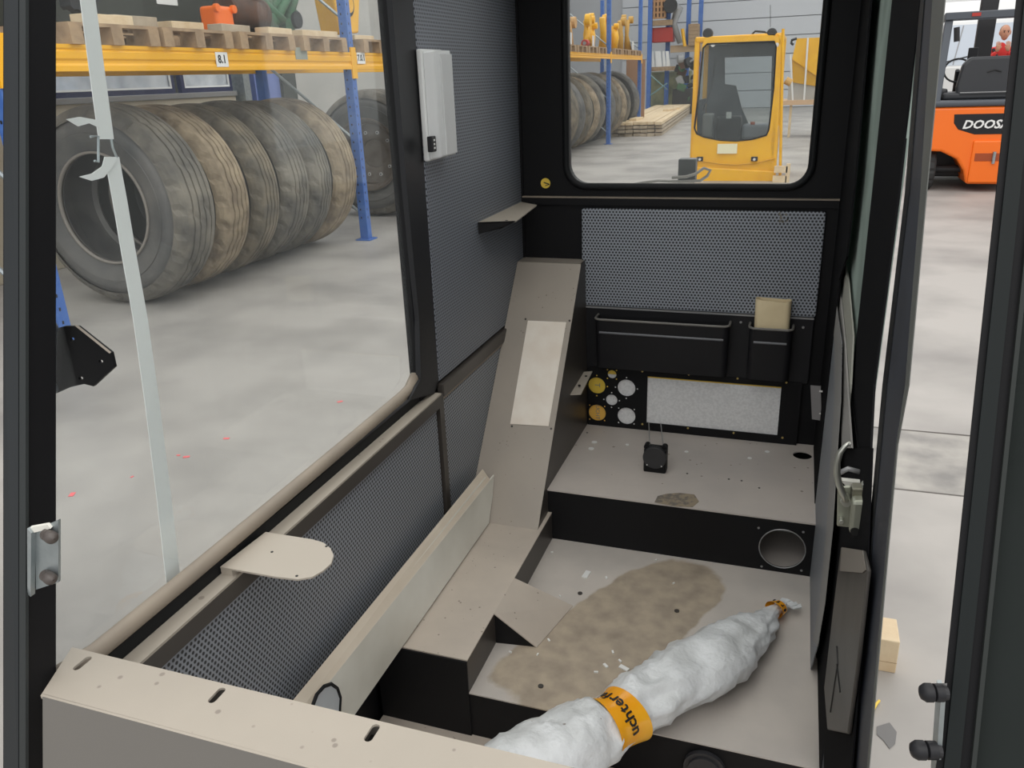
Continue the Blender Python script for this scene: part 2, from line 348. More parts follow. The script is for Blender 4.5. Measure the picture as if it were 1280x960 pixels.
# ================================================================ HALL: tyres
def tyre_parts(root, R, W, tread, rim=False, notch=4, seed=0, n=96, side_m=None):
    """axis along Y, centre at root; face towards -Y"""
    rnd = random.Random(seed); h = W/2; c = root.location.copy()
    rin = R*.535
    side = [(R-.10, -h+.035), (R-.14, -h+.008), (R*.80, -h), (R*.74, -h+.004), (R*.735, -h-.004), (R*.68, -h+.004), (rin+.05, -h+.03), (rin+.012, -h+.035), (rin, -h+.06), (rin+.03, -h+.09), (R*.72, -h+.07),
            (R*.85, -h+.10), (R*.85, h-.10), (R*.72, h-.07), (rin+.03, h-.09), (rin, h-.06), (rin+.012, h-.035), (rin+.05, h-.03), (R*.68, h-.004), (R*.80, h), (R-.14, h-.008), (R-.10, h-.035)]
    m = MB(); m.lathe(side, c, (0, 1, 0), n=64, closed=True); m.build('casing', side_m or RUBT, root, smooth=True, auto=50)
    # tread: ribs with zig-zag grooves, rounded crown and shoulder notches
    g = .016; xs = []; k = 5; e_ = .07; rw = (W-2*e_)/k
    for i in range(k):
        a = -h+e_+i*rw; xs += [(R, a+.007), (R, a+rw-.009), (R-g, a+rw-.004), (R-g, a+rw+.003)]
    xs = [(r-.055*(abs(q)/h)**3, q) for r, q in xs]
    prof = [(R-.105, -h+.012), (R-.075, -h+.022), (R-.045, -h+.042)]+xs[:-2]+[(R-.045, h-.042), (R-.075, h-.022), (R-.105, h-.012)]
    P = len(prof); amp = [.002, .008, .005][seed % 3]
    def mod(i, j, r, hh):
        z = (1 if (i//2) % 2 else -1)*amp
        if 4 <= j < P-5: hh += z
        if j in (1, 2) and i % notch == 0: r -= .022
        if j in (P-2, P-3) and (i+2) % notch == 0: r -= .022
        if seed % 3 == 0 and 4 <= j < P-5 and i % (notch*2) == (j % 3): r -= .010
        return r, hh
    m = MB(); m.lathe(prof, c, (0, 1, 0), n=n, mod=mod); m.build('tread', tread, root, smooth=False)
    if rim:
        m = MB(); q = rin
        m.lathe([(q+.028, -h+.02), (q+.03, -h-.005), (q+.012, -h-.004), (q-.01, -h+.05), (q-.045, -h+.08), (q-.05, -h+.19), (q-.12, -h+.20), (q-.16, -h+.185), (q-.24, -h+.21), (q-.25, -h+.24), (.001, -h+.24)], c, (0, 1, 0), n=48)
        rm = m.build('rim', RIMM, root, smooth=True, auto=40)
        for i in range(10):
            a = 2*pi*i/10; p = c+Vector((cos(a)*(q-.15), -h+.175, sin(a)*(q-.15)))
            m = MB(); m.cyl(p, p+Vector((0, .02, 0)), .021, 10); m.build('bolt_hole', ALU, root)
            m = MB(); m.cyl(p-Vector((0, .002, 0)), p+Vector((0, .018, 0)), .012, 8); m.build('bolt_hole', INK, root)
    else:
        m = MB(); q = rin
        m.lathe([(q+.022, -h+.03), (q+.022, -h+.018), (q+.004, -h+.016), (q+.002, -h+.06)], c, (0, 1, 0), n=48, closed=True)
        m.build('bead_ring', mat('worn_bead_%d' % seed, (.26, .235, .205), .5), root, smooth=True)
ys = [5.27, 5.78, 6.24, 6.74, 7.20, 7.68]; Wd = [.47, .42, .39, .44, .38, .43]
TR = [TRD1, TRD2, TRD3, TRD1, TRD1, TRD2]
LB = ['nearest big worn tyre in the row, its bare sidewall facing the cab window',
      'second big tyre of the row under the yellow beam, with light mud-brown ribbed tread',
      'third big tyre of the row under the yellow beam, with a narrow zigzag tread',
      'fourth big tyre of the row under the yellow beam, with a block tread',
      'fifth big tyre of the row under the yellow beam, dark and narrow with long grooves',
      'sixth big tyre of the row, brownish, just in front of the blue rack post']
for i in range(6):
    R = [.79, .775, .77, .775, .765, .77][i]
    t = thing('tyre', (-5.21+random.uniform(-.02, .02), ys[i], R+.002), LB[i], 'tyre', 'large worn tyres under the rack beside the cab')
    tyre_parts(t, R, Wd[i], TR[i], seed=i, notch=[4, 4, 4, 4, 4, 6][i], side_m=RUBD if i else None)
t = thing('truck_wheel', (-5.24, 9.75, .792), 'big tyre on a steel rim with a ring of bolt holes behind the blue post', 'wheel')
tyre_parts(t, .79, .55, TRD1, rim=True, seed=9)
fy = [17.15, 17.85, 18.65, 19.45, 20.1, 20.9, 21.7, 22.6, 23.5, 24.45]
proto = None
for i, y in enumerate(fy):
    R = .87
    o_ = ['first', 'second', 'third', 'fourth', 'fifth', 'sixth', 'seventh', 'eighth', 'ninth', 'tenth'][i]
    lab = '%s tyre from the left in the row seen through the rear window' % o_
    if i == 0:
        t = thing('tyre', (-5.3, y, R+.002), lab, 'tyre', 'tyres seen through the rear window'); tyre_parts(t, R, .48, TRD3, seed=19, n=72, notch=4, side_m=RUBD); proto = t
    else:
        t = copy_tree(proto); t.location = (-5.3+random.uniform(-.04, .04), y, R+.002); t['label'] = lab; t.rotation_euler = (0, random.uniform(0, 1), random.uniform(-.05, .05))
        k_ = random.uniform(.93, 1.0); t.scale = (k_, k_*random.uniform(.8, .95), k_); t.location.z = (R+.002)*k_; t.location.x -= random.uniform(0, .06)
        for ch in kids(t):
            if ch.name.startswith('tread'): ch.material_slots[0].link = 'OBJECT'; ch.material_slots[0].material = (TRD1, TRD2, TRD3, RUBT)[(i*3) % 4]

# ================================================================ HALL: pallet racks
RX = -4.55
def rack(name, label, group, bays, zb, zt, back=-5.65, zmax=3.6, ym=None, signs=()):
    root = thing(name, (RX, bays[0], 0), label, 'rack', group)
    for y in bays:
        for x in (RX, back):
            m = MB(); m.box((x-.05, y-.045, 0), (x+.05, y+.045, zmax)); pm = m.build('upright_post', BLUE, root, bevel=.006)
            m = MB(); m.box((x-.09, y-.09, 0), (x+.09, y+.09, .012)); m.build('foot_plate', BLUE, pm)
            if x == RX:
                m = MB(); zz = .25
                while zz < zmax-.1:
                    m.cbox((x+.051, y-.012, zz), (.003, .012, .022)); m.cbox((x-.012, y-.0465, zz), (.014, .003, .02)); zz += .09
                k_ = m.build('slot_row', INK, pm); k_['kind'] = 'stuff'
        for a, b in ((.3, 1.1), (1.1, .3+1.6), (2.3, 3.1)):
            m = MB(); m.tube([(RX-.05, y, a), (back+.05, y, b)], .016, 6); m.build('brace', GALV, root)
    for a, b in zip(bays[:-1], bays[1:]):
        for x, s in ((RX, 1), (back, -1)):
            m = MB(); d = zt-zb
            q = [(0, 0), (.030, 0), (.030, .22*d), (.020, .30*d), (.020, .40*d), (.030, .48*d), (.030, .74*d), (.022, .80*d), (.030, .86*d), (.030, d), (0, d)]
            m.prism([(x+s*(.032+px), a+.045, zb+pz) for px, pz in q], (0, b-a-.09, 0)); m.build('beam', YELR, root, bevel=.002, seg=1)
        for y in ((a, b) if a == bays[0] else (b,)):
            m = MB(); m.box((RX+.05, y-.05, zb-.09), (RX+.066, y+.05, zt+.05)); m.build('beam_connector', YELR, root)
    return root
r1 = rack('pallet_rack', 'blue and yellow pallet rack over the tyres beside the cab', 'pallet racks along the hall', [3.86, 8.04, 11.8], 1.79, 1.955)
def sign(y, s, w_, parent, zc):
    m = MB(); m.box((RX+.062, y-w_/2, zc-.055), (RX+.066, y+w_/2, zc+.055)); p = m.build('label_plate', WHT, parent)
    text(s, .085, frame((RX+.0665, y, zc), (0, 1, 0), (0, 0, 1)), INK, 'lettering', p, .0005, .003)
sign(GX(277, 75, RX+.06).y, '8.1', .15, r1, 1.872); sign(GX(449, 71, RX+.06).y+.03, '7.0.1', .17, r1, 1.90)
m = MB(); yy = GX(376, 66, RX+.06).y; m.box((RX+.062, yy-.10, 1.88), (RX+.066, yy+.10, 1.985)); m.build('blank_plate', mat('grey_plate', (.30, .32, .27), .6), r1)
r2 = rack('pallet_rack', 'pallet rack with yellow machine parts seen left of the lumber through the rear window', 'pallet racks along the hall', [16.2, 20.6, 24.7], 1.98, 2.09)
# third rack run farther back, seen right of the tyres
def post_at(u, v, y, zmax, parent, wd=.10):
    p = GY(u, v, y); m = MB(); m.box((p.x-wd/2, y-wd/2, 0), (p.x+wd/2, y+wd/2, zmax)); return m.build('upright_post', BLUE, parent)
r3 = thing('pallet_rack', (-6.0, 26, 0), 'far tall blue pallet rack with brown slotted crates beside the grey door wall', 'rack', 'pallet racks along the hall')
for u, v, y in ((812, 60, 35.6), (834, 80, 36.6), (861, 20, 36.6), (876, 20, 36.6)): post_at(u, v, y, 6.0, r3, .17)
def slab_px(u0, v0, u1, v1, y, d, m_, name, parent=None, bevel=0):
    a = GY(u0, v0, y); b = GY(u1, v1, y); mm = MB(); mm.box((min(a.x, b.x), y, min(a.z, b.z)), (max(a.x, b.x), y+d, max(a.z, b.z))); return mm.build(name, m_, parent, bevel=bevel)
slab_px(810, 26, 840, 31, 35.7, .3, WOODP, 'beam', r3); slab_px(838, 57, 877, 64, 36.2, .3, mat('faded_beam', (.5, .36, .22), .6), 'beam', r3)
m = MB(); p, q = GY(812, 93, 35.55), GY(834, 112, 35.55); m.tube([p, q], .03, 6); m.build('brace', mat('teal_brace', (.18, .30, .30), .5), r3)
m = MB(); p, q = GY(812, 120, 35.55), GY(834, 104, 35.55); m.tube([p, q], .03, 6); m.build('brace', mat('teal_brace2', (.18, .30, .30), .5), r3)

# ---- pallets on the racks
def pallet(loc, L=.8, D=1.2):
    root = thing('pallet', loc, None, 'pallet'); x0, y0, z0 = loc
    for iy in range(3):
        yy = y0+(-L/2+.05, 0, L/2-.05)[iy]
        m = MB(); m.box((x0-D/2, yy-.05, z0), (x0+D/2, yy+.05, z0+.02)); m.build('bottom_board', WOODP, root)
        for ix in range(3):
            xx = x0+(-D/2+.07, 0, D/2-.07)[ix]
            m = MB(); m.box((xx-.07, yy-.05, z0+.02), (xx+.07, yy+.05, z0+.11)); m.build('block', WOODP, root)
    for ix in range(5):
        xx = x0-D/2+.06+ix*(D-.12)/4
        m = MB(); m.box((xx-.055, y0-L/2, z0+.11), (xx+.055, y0+L/2, z0+.132)); m.build('deck_board', WOODP, root)
    return root
pp = pallet((-5.06, 4.78, 1.955)); pls = [pp]
PL = ['grey-brown wooden pallet at the left end of the yellow beam, partly behind the strap', 'wooden pallet on the yellow beam left of the 8.1 plate', 'wooden pallet on the yellow beam above the 8.1 plate', 'wooden pallet on the yellow beam under the green machine parts', 'wooden pallet on the yellow beam right of the blue post']
for i, y in enumerate((5.62, 6.5, 7.45, 8.6)):
    c = copy_tree(pp); c.location = (-5.06+random.uniform(-.02, .03), y, 1.955); pls.append(c)
for i, c in enumerate(pls): tag(c, PL[i], 'pallet', 'pallets on the near rack')
for i, y in enumerate((16.75, 17.7, 18.65, 19.6, 21.3, 22.25, 23.2, 24.05)):
    c = copy_tree(pp); c.location = (-5.06, y, 2.09)
    tag(c, '%s pallet from the left on the rack seen through the rear window' % ['first', 'second', 'third', 'fourth', 'fifth', 'sixth', 'seventh', 'eighth'][i], 'pallet', 'pallets on the rack behind the rear window')
# loose timbers on the near pallets
ZP = 2.09
for k, (u, v, y, ln, hh, mm, lab) in enumerate((
        (115, 22, 4.9, .42, .07, WOODL, 'short pale timber lying on the left pallet behind the strap'),
        (165, 22, 5.15, .42, .075, WOODG, 'thick grey-beige timber lying on the pallet right of the strap'),
        (235, 26, 5.7, .36, .06, WOODL, 'tan timber with a white paper end lying left of the orange casting'),
        (292, 33, 6.3, .42, .065, WOODG, 'pale timber lying on the pallet below the orange casting'),
        (340, 36, 6.95, .42, .065, WOODL, 'pale timber lying on the pallet below the rusty drum'),
        (400, 38, 7.65, .60, .065, WOODL, 'long tan timber lying on the pallet left of the blue post'),
        (456, 38, 8.55, .40, .05, WOODL, 'tan timber lying under the yellow machine part'))):
    m = MB(); m.box((-4.75, y-ln/2, ZP), (-4.61, y+ln/2, ZP+hh), rz=random.uniform(-.08, .08)); tag(m.build('timber', mm, bevel=.004), lab, 'timber', 'timbers on the near pallets')
# machine parts on the near rack
def casting(loc, m_, s, name, label, cat, seed):
    rnd = random.Random(seed); x, y, z = loc; t = thing(name, loc, label, cat)
    m = MB(); m.box((x-.12*s, y-.16*s, z), (x+.12*s, y+.16*s, z+.30*s)); m.build('body', m_, t, bevel=.04*s, seg=3)
    for sy in (-1, 1):
        m = MB(); m.cyl((x+.10*s, y+sy*.15*s, z+.27*s), (x+.15*s, y+sy*.15*s, z+.27*s), .045*s, 14); m.build('lug', m_, t, bevel=.004)
        m = MB(); m.cyl((x+.12*s, y+sy*.07*s, z+.07*s), (x+.128*s, y+sy*.07*s, z+.07*s), .02*s, 10); m.build('bolt_hole', INK, t)
    return t
casting((-4.86, GX(279, 24, -4.80).y, ZP+.0), ORG, .75, 'orange_casting', 'bright orange metal casting standing on the pallet above the 8.1 plate', 'casting', 1)
t = thing('rusty_drum', (-4.95, 6.9, ZP+.066), 'dark rusty drum lying on the pallet right of the orange casting', 'drum')
m = MB(); m.lathe([(.001, -.28), (.13, -.28), (.14, -.26), (.12, -.24), (.12, .2), (.14, .22), (.14, .25), (.001, .25)], (-4.95, 6.9, ZP+.2), (0, 1, 0), 24); m.build('barrel', RUSTM, t, smooth=True, auto=40)
m = MB(); m.cyl((-4.95, 7.15, ZP+.2), (-4.95, 7.24, ZP+.2), .05, 12); m.build('spigot', IRON, t)
t = thing('green_axle_assembly', (-5.0, 7.3, ZP+.066), 'green and black axle assembly piled on the pallet left of the blue post', 'machine part')
for i in range(16):
    a = Vector((-4.95+random.uniform(-.1, .1), 7.05+random.uniform(0, .7), ZP+.10+random.uniform(0, .1))); b = a+Vector((random.uniform(-.1, .1), random.uniform(-.35, .35), random.uniform(.15, .4)))
    m = MB(); m.tube([a, b], [.05, .035], 10); m.build('link_arm', GREENM if i % 3 else IRON, t, smooth=True)
    if i % 2 == 0:
        m = MB(); m.cyl(a-Vector((-.06, 0, 0)), a-Vector((.06, 0, 0)), .08, 16); m.build('hub', GREENM if i % 4 else IRON, t, bevel=.006)
t = thing('yellow_machine_part', (-4.95, 8.6, ZP+.05), 'yellow plate-sided machine part with a round bearing right of the blue post', 'machine part')
m = MB(); m.prism([(-4.8, 8.25, 2.8), (-4.8, 8.95, 2.8), (-4.8, 8.78, ZP+.09), (-4.8, 8.38, ZP+.06)], (-.25, 0, 0)); m.build('side_plate', YEL, t, bevel=.02)
m = MB(); m.cyl((-4.8, 8.55, 2.46), (-4.77, 8.55, 2.46), .13, 24); m.build('bearing_ring', IRON, t, bevel=.006)
m = MB(); m.cyl((-4.78, 8.55, 2.46), (-4.755, 8.55, 2.46), .09, 24); m.build('bearing_cap', YEL, t, bevel=.006)
t = thing('gearwheel', (-4.95, 4.95, ZP+.02), 'dark gear casting standing behind the strap on the left pallet', 'gear')
m = MB(); m.lathe([(.02, -.05), (.15, -.05), (.15, .05), (.02, .05)], (-5.0, 5.05, ZP+.26), (1, 0, 0), 36, mod=lambda i, j, r, h: (r+(.025 if i % 4 < 2 and r > .1 else 0), h), closed=True); m.build('gear', IRON, t)
m = MB(); m.cyl((-5.1, 5.05, ZP+.26), (-4.88, 5.05, ZP+.26), .05, 16); m.build('shaft', IRON, t)
# tarpaulin-covered crate behind the parts
m = MB(); m.box((-5.62, 4.45, ZP), (-5.35, 7.9, 3.5)); tag(m.build('covered_crate', TARP, bevel=.03), 'long dark olive sheeted crate filling the back of the near rack', 'crate')
m = MB(); m.box((-5.349, GX(209, 0, -5.35).y-.14, GX(209, 6, -5.35).z), (-5.343, GX(209, 0, -5.35).y+.12, 3.0)); tag(m.build('paper_sheet', WHT), 'white paper sheet hanging at the top of the sheeted crate', 'paper')
# ---- parts on the rack seen through the rear window
def blob_parts(name, label, u0, u1, vt, vb, y0, y1, m_, n, seed, cat='machine part', x=-4.85):
    rnd = random.Random(seed); t = thing(name, (x, (y0+y1)/2, 2.222), label, cat); zt = GX(u0, vt, x).z
    for i in range(n):
        y = y0+(y1-y0)*(i+.5)/n; h = 2.222+(zt-2.222)*rnd.uniform(.55, 1)
        m = MB(); dx = rnd.uniform(-.1, .1)
        m.tube([(x+dx, y, 2.222), (x+dx+rnd.uniform(-.06, .06), y+rnd.uniform(-.15, .15), (2.222+h)/2), (x+dx, y+rnd.uniform(-.2, .2), h)], [rnd.uniform(.07, .12), rnd.uniform(.05, .11), rnd.uniform(.04, .09)], 9)
        m.build('arm', m_, t, smooth=True)
        m = MB(); m.cyl((x+dx+.02, y, h), (x+dx+.14, y, h), rnd.uniform(.07, .13), 14); m.build('hub', m_, t, bevel=.008)
    return t
blob_parts('grey_cylinder_group', 'grey hydraulic parts at the left end of the rack seen through the rear window', 713, 726, 16, 50, 16.6, 17.5, GRY, 3, 3)
blob_parts('tan_arm', 'upright tan machine arm on the rack behind the rear window', 733, 740, 16, 50, 18.2, 18.6, mat('tan_paint', (.55, .32, .13), .5), 1, 4)
blob_parts('yellow_engine_part', 'yellow engine part left of the near blue post behind the rear window', 745, 758, 22, 50, 19.1, 20.1, YEL, 4, 5)
blob_parts('yellow_hydraulic_block', 'yellow hydraulic block right of the near blue post behind the rear window', 765, 778, 22, 50, 21.0, 22.2, YEL, 5, 6)
blob_parts('ochre_boom_part', 'ochre boom section with a round eye on the rack behind the rear window', 785, 800, 12, 50, 22.7, 24.3, mat('ochre_paint', (.50, .28, .05), .5), 3, 8)
for i, (u, y) in enumerate(((722, 17.3), (752, 19.3), (796, 24.0))):
    m = MB(); p = GX(u, 44, -4.62); m.box((-4.64, y-.14, 2.23), (-4.60, y+.14, 2.46), rz=.2)
    tag(m.build('paper_sheet', WHT), ['white tag on the grey hydraulic parts', 'white tilted paper on the yellow engine part', 'white rag on the ochre boom section'][i], 'paper')
t = thing('red_hose_reel', (-4.7, 18.9, 2.222), 'small red and grey canister beside the tan arm', 'canister'); m = MB(); m.cyl((-4.7, 18.8, 2.30), (-4.7, 19.0, 2.30), .08, 14); m.build('canister_body', REDC, t, bevel=.01); m = MB(); m.cyl((-4.7, 18.78, 2.30), (-4.7, 18.8, 2.30), .04, 10); m.build('cap', GRY, t)
# boards leaning under far rack, brown door/board behind tyres
m = MB(); p, q = GY(783, 75, 25.4), GY(806, 100, 25.4); m.box((p.x, 25.4, 0), (q.x, 25.45, p.z)); tag(m.build('brown_board', mat('brown_board_m', (.36, .20, .11), .7)), 'brown upright board behind the last tyres of the row', 'board')
# far stored goods: slotted crate, red container, white boards, engines
def slotted(u0, v0, u1, v1, y, label):
    a = GY(u0, v0, y); b = GY(u1, v1, y); t = thing('slotted_crate', (a.x, y, b.z), label, 'crate'); nx, nz = 4, 5
    m = MB(); m.box((a.x+.02, y+.02, b.z), (b.x-.02, y+.6, a.z)); m.build('crate_body', RUSTM, t)
    for i in range(nx+1):
        x = a.x+(b.x-a.x)*i/nx; m = MB(); m.box((x-.04, y-.02, b.z), (x+.04, y+.02, a.z)); m.build('upright_slat', mat('o_s', (.55, .30, .14), .6) if i == 0 else bpy.data.materials['o_s'], t)
    for i in range(nz+1):
        zz = b.z+(a.z-b.z)*i/nz; m = MB(); m.box((a.x, y-.03, zz-.03), (b.x, y+.01, zz+.03)); m.build('cross_slat', bpy.data.materials['o_s'], t)
slotted(814, -12, 831, 22, 35.8, 'orange-brown slotted stack of pallets at the top of the far rack')
m = MB(); a, b = GY(814, 35, 35.9), GY(841, 52, 35.9); m.box((a.x, 35.9, b.z), (b.x, 36.5, a.z)); tag(m.build('red_container', REDC, bevel=.03), 'dark red container on the far rack behind the tall blue posts', 'container')
for i, (u0, u1) in enumerate(((812, 817), (819, 826), (828, 831), (832, 836))):
    a, b = GY(u0, 64, 35.9), GY(u1, 84, 35.9); m = MB(); m.prism([(a.x, 35.9, a.z), (b.x-.03, 35.9, a.z), (b.x+.05, 35.9, b.z), (a.x+.05, 35.9, b.z)], (0, .08, 0))
    tag(m.build('white_board', WHT), '%s white upright board between the far blue posts' % ['leftmost', 'second', 'third', 'rightmost'][i], 'board', 'white boards on the far rack')
m = MB(); a, b = GY(811, 84, 35.8), GY(846, 88, 35.8); m.box((a.x, 35.8, b.z), (b.x, 36.3, a.z)); tag(m.build('shelf_board', WOODP), 'wooden shelf under the white boards on the far rack', 'shelf')
m = MB(); a, b = GY(812, 90, 37), GY(862, 128, 37); m.box((a.x, 37, 0), (b.x, 37.6, a.z)); tag(m.build('green_crate_stack', mat('olive_stack', (.16, .17, .10), .7, noise=((.30, .30, .16), 2.5, .4, .6)), bevel=.05), 'olive stack of stored goods behind the lumber', 'stack')
t = thing('engine_block', (-4.6, 35.4, 0), 'dark oily engine standing between the lumber and the yellow cab', 'engine')
rnd = random.Random(11)
for i in range(22):
    u = rnd.uniform(848, 870); v = rnd.uniform(68, 124); p = GY(u, v, 35+rnd.uniform(0, .6)); s_ = rnd.uniform(.1, .28)
    m = MB()
    if i % 2: m.cyl(p, p+Vector((rnd.uniform(-.3, .3), rnd.uniform(-.3, .1), rnd.uniform(-.1, .1))), s_*.7, 12)
    else: m.cbox(p, (s_*1.6, s_, s_*1.2), Matrix.Rotation(rnd.uniform(0, 3), 3, 'Y'))
    m.build('engine_part', [IRON, GRY, GREENM, IRON, RUSTM][i % 5], t, bevel=.01)
p = GY(859, 120, 35.8); m = MB(); m.box((p.x-.5, 35.0, 0), (p.x+.5, 35.9, p.z+.3)); m.build('engine_base', IRON, t, bevel=.03)
for i in range(6):
    a = GY(860+.5, 30+i*4.6, 36.0); b = GY(873, 33.8+i*4.6, 36.0); m = MB(); m.box((a.x, 36.0, b.z), (b.x, 36.8, a.z)); tag(m.build('pallet', WOODP, bevel=.01), '%s pale pallet of the stack on the far rack by the door wall' % ['top', 'second', 'third', 'fourth', 'fifth', 'bottom'][i], 'pallet', 'stacked pallets on the far rack')
t = thing('grey_machine_arm', (-5.5, 29, 2.6), 'grey bent machine arm with yellow links on the far rack', 'machine arm')
m = MB(); m.tube([GY(838, 8, 36), GY(848, 12, 36), GY(842, 30, 36), GY(850, 54, 36)], [.28, .2, .14, .1], 10); m.build('boom', GRY, t, smooth=True)
m = MB(); m.tube([GY(853, 36, 36), GY(856, 58, 36)], .07, 8); m.build('link', YEL, t)
m = MB(); m.cyl(GY(838, 7, 35.9), GY(838, 7, 35.3), .28, 16); m.build('joint_cap', IRON, t, bevel=.02)

# ---- lumber pile
hd = ray(935, 83); hd = Vector((hd.x, hd.y, 0)).normalized(); sd = Vector((hd.y, -hd.x, 0))
base = Vector((-5.0, 23.0, 0)); k = 0
rndl = random.Random(5); names = ['bottom layer', 'second layer', 'third layer', 'top layer']
for lay in range(4):
    nb = 7
    for j in range(nb):
        off = sd*(j*.20+rndl.uniform(-.01, .01)+.0)+hd*rndl.uniform(-.12, .12)
        z0 = .0+lay*.10; ln = 12+rndl.uniform(-.3, .3)
        a = base+off+Vector((0, 0, z0)); q = [a, a+sd*.185, a+sd*.185+hd*ln, a+hd*ln]
        m = MB(); m.hexa(q, [p+Vector((0, 0, .075)) for p in q]); o = m.build('plank', WOODL if lay == 3 else WOODG)
        tag(o, '%s plank from the left in the %s of the lumber pile' % (['leftmost', 'second', 'third', 'fourth', 'fifth', 'sixth', 'rightmost'][j], names[lay]), 'plank', 'planks of the lumber pile')
    if lay < 3:
        for f_ in (.6, 6, 11):
            a = base+hd*f_+Vector((0, 0, lay*.10+.075)); q = [a, a+sd*1.38, a+sd*1.38+hd*.06, a+hd*.06]
            m = MB(); m.hexa(q, [p+Vector((0, 0, .025)) for p in q]); tag(m.build('spacer_stick', WOODG), '%s spacer stick above the %s of the lumber pile' % ({.6: 'near', 6: 'middle', 11: 'far'}[f_], names[lay]), 'stick', 'spacer sticks in the lumber pile')
for i, (s_, h_, l_, rz) in enumerate(((.42, .6, .9, .1), (.85, 6.0, 1.3, .15), (1.12, 7.2, 1.6, -.1))):
    a = base+sd*s_+hd*h_+Vector((0, 0, .375)); d1 = (hd*cos(rz)+sd*sin(rz)); d2 = Vector((d1.y, -d1.x, 0)); q = [a, a+d2*.2, a+d2*.2+d1*l_, a+d1*l_]
    m = MB(); m.hexa(q, [p+Vector((0, 0, .07)) for p in q]); tag(m.build('short_plank', WOODL), ['short board lying on the near end of the lumber pile', 'short board lying crosswise on the far half of the lumber pile', 'thick offcut lying beside the crosswise board at the far end of the lumber pile'][i], 'plank')

# ---- white-edged cabin building with blue window frames (behind the tyres)
t = thing('site_cabin', (-7.0, 7.0, 0), 'machine cabin with navy window frames and pale panes behind the tyres', 'cabin')
m = MB(); m.box((-7.5, 3.0, .0), (-7.0, 9.35, 1.56)); m.build('lower_wall', CREAMW, t, bevel=.01)
m = MB(); m.box((-7.5, 3.0, 1.56), (-6.97, 9.35, 1.62)); m.build('ledge', GRY, t, bevel=.005)
wy = [GX(66, 105, -7).y-1.4, GX(218, 105, -7).y, GX(222, 105, -7).y, GX(290, 105, -7).y]
for a, b in ((wy[0], wy[1]), (wy[2]+.06, wy[3])):
    m = MB(); m.plate([(-7, a, 1.62), (-7, b, 1.62), (-7, b, 2.45), (-7, a, 2.45)], [[(-7, a+.06, 1.68), (-7, b-.06, 1.68), (-7, b-.06, 2.40), (-7, a+.06, 2.40)]], (-.06, 0, 0)); f = m.build('window_frame', DKBL, t)
    m = MB(); m.box((-7.03, a+.05, 1.67), (-7.02, b-.05, 2.41)); m.build('pane', GLSP, f)
    m = MB(); m.plate([(-6.995, a+.055, 1.675), (-6.995, b-.055, 1.675), (-6.995, b-.055, 2.405), (-6.995, a+.055, 2.405)], [[(-7, a+.075, 1.695), (-7, b-.075, 1.695), (-7, b-.075, 2.385), (-7, a+.075, 2.385)]], (-.01, 0, 0)); m.build('frame_edge', WHT2, f)
m = MB(); m.box((-8.6, 3, 1.0), (-8.5, 9.35, 2.45)); m.build('inner_wall', mat('pale_blue_inner', (.72, .80, .92), .6), t)
for i, u in enumerate((120, 165, 195, 240, 270)):
    y = GX(u, 105, -7.6).y; m = MB(); m.box((-7.7, y-.22, 1.2), (-7.5, y+.2, 2.0)); m.build('seat_back', mat('seat_grey', (.22, .24, .30), .6) if i == 0 else bpy.data.materials['seat_grey'], t, bevel=.09, seg=4)
m = MB(); m.tube([GX(250, 105, -7.3), GX(305, 70, -7.3)], .02, 6); m.build('wiper_rod', WOODL, t)
m = MB(); m.box((-7.4, GX(296, 100, -7).y, 0), (-6.9, GX(312, 100, -6.9).y, 3.0)); tag(m.build('grey_column', GALV), 'light grey vertical column between the navy window and the blue panel', 'column')
m = MB(); m.box((-7.3, GX(318, 100, -7).y, 0), (-7.0, GX(349, 100, -7).y, 3.2)); tag(m.build('blue_partition', PBLUE), 'periwinkle blue panel behind the tyres', 'panel')
m = MB(); m.box((-7.2, GX(349, 100, -7).y, 0), (-6.95, GX(366, 100, -7).y, 3.2)); tag(m.build('dark_column', TARP), 'dark column between the blue panel and the grey wall sheet', 'column')
m = MB(); m.box((-7.2, GX(366, 100, -7).y, 0), (-7.0, 22, 3.4)); tag(m.build('grey_wall_sheet', LGREY), 'large pale grey sheet standing behind the wheel with the rim', 'panel')

# ---- yellow operator cab behind
yc = 13.4
t = thing('yellow_cab', (-.95, yc, 0), 'yellow crane cab with a tall windscreen seen through the rear window', 'machine cab')
def PC(u, v, dy=0): return GY(u, v, yc+dy)
YB = [(862, 224), (879, 52), (886, 46), (966, 46), (974, 51), (983, 232)]
outer = [PC(858, 260), PC(862, 222), PC(871, 130), PC(878, 56), PC(881, 48), PC(888, 46), (PC(966, 44)), PC(974, 46), PC(977, 54), PC(974, 130), PC(969, 228), PC(968, 262)]
inner = [PC(868, 160), PC(873, 120), PC(879, 60), PC(884, 55), PC(968, 52), PC(970, 58), PC(967, 110), PC(961, 162), PC(958, 169), PC(940, 174), PC(920, 176), PC(900, 175), PC(880, 171), PC(871, 167)]
m = MB(); m.plate(outer, [inner], (0, .06, 0)); m.build('front_frame', YEL, t)
m = MB(); m.hexa([PC(862, 208, -.03), PC(969, 214, -.03), PC(968, 262, -.03), PC(858, 260, -.03)], [PC(862, 208, .1), PC(969, 214, .1), PC(968, 262, .1), PC(858, 260, .1)]); m.build('skirt', YEL, t, bevel=.02)
arc = [PC(u, v, -.035) for u, v in ((863, 196), (880, 202), (900, 205), (920, 206), (945, 204), (969, 198))]
m = MB(); m.tube(arc, .012, 6); m.build('skirt_seam', mat('yellow_seam', (.60, .30, .01), .5), t)
m = MB(); m.hexa([PC(969, 214), PC(976, 54), PC(984, 56), PC(982, 262), PC(968, 262)][:4], [p+Vector((.0, 1.2, 0)) for p in [PC(969, 214), PC(976, 54), PC(984, 56), PC(982, 262)]]); 
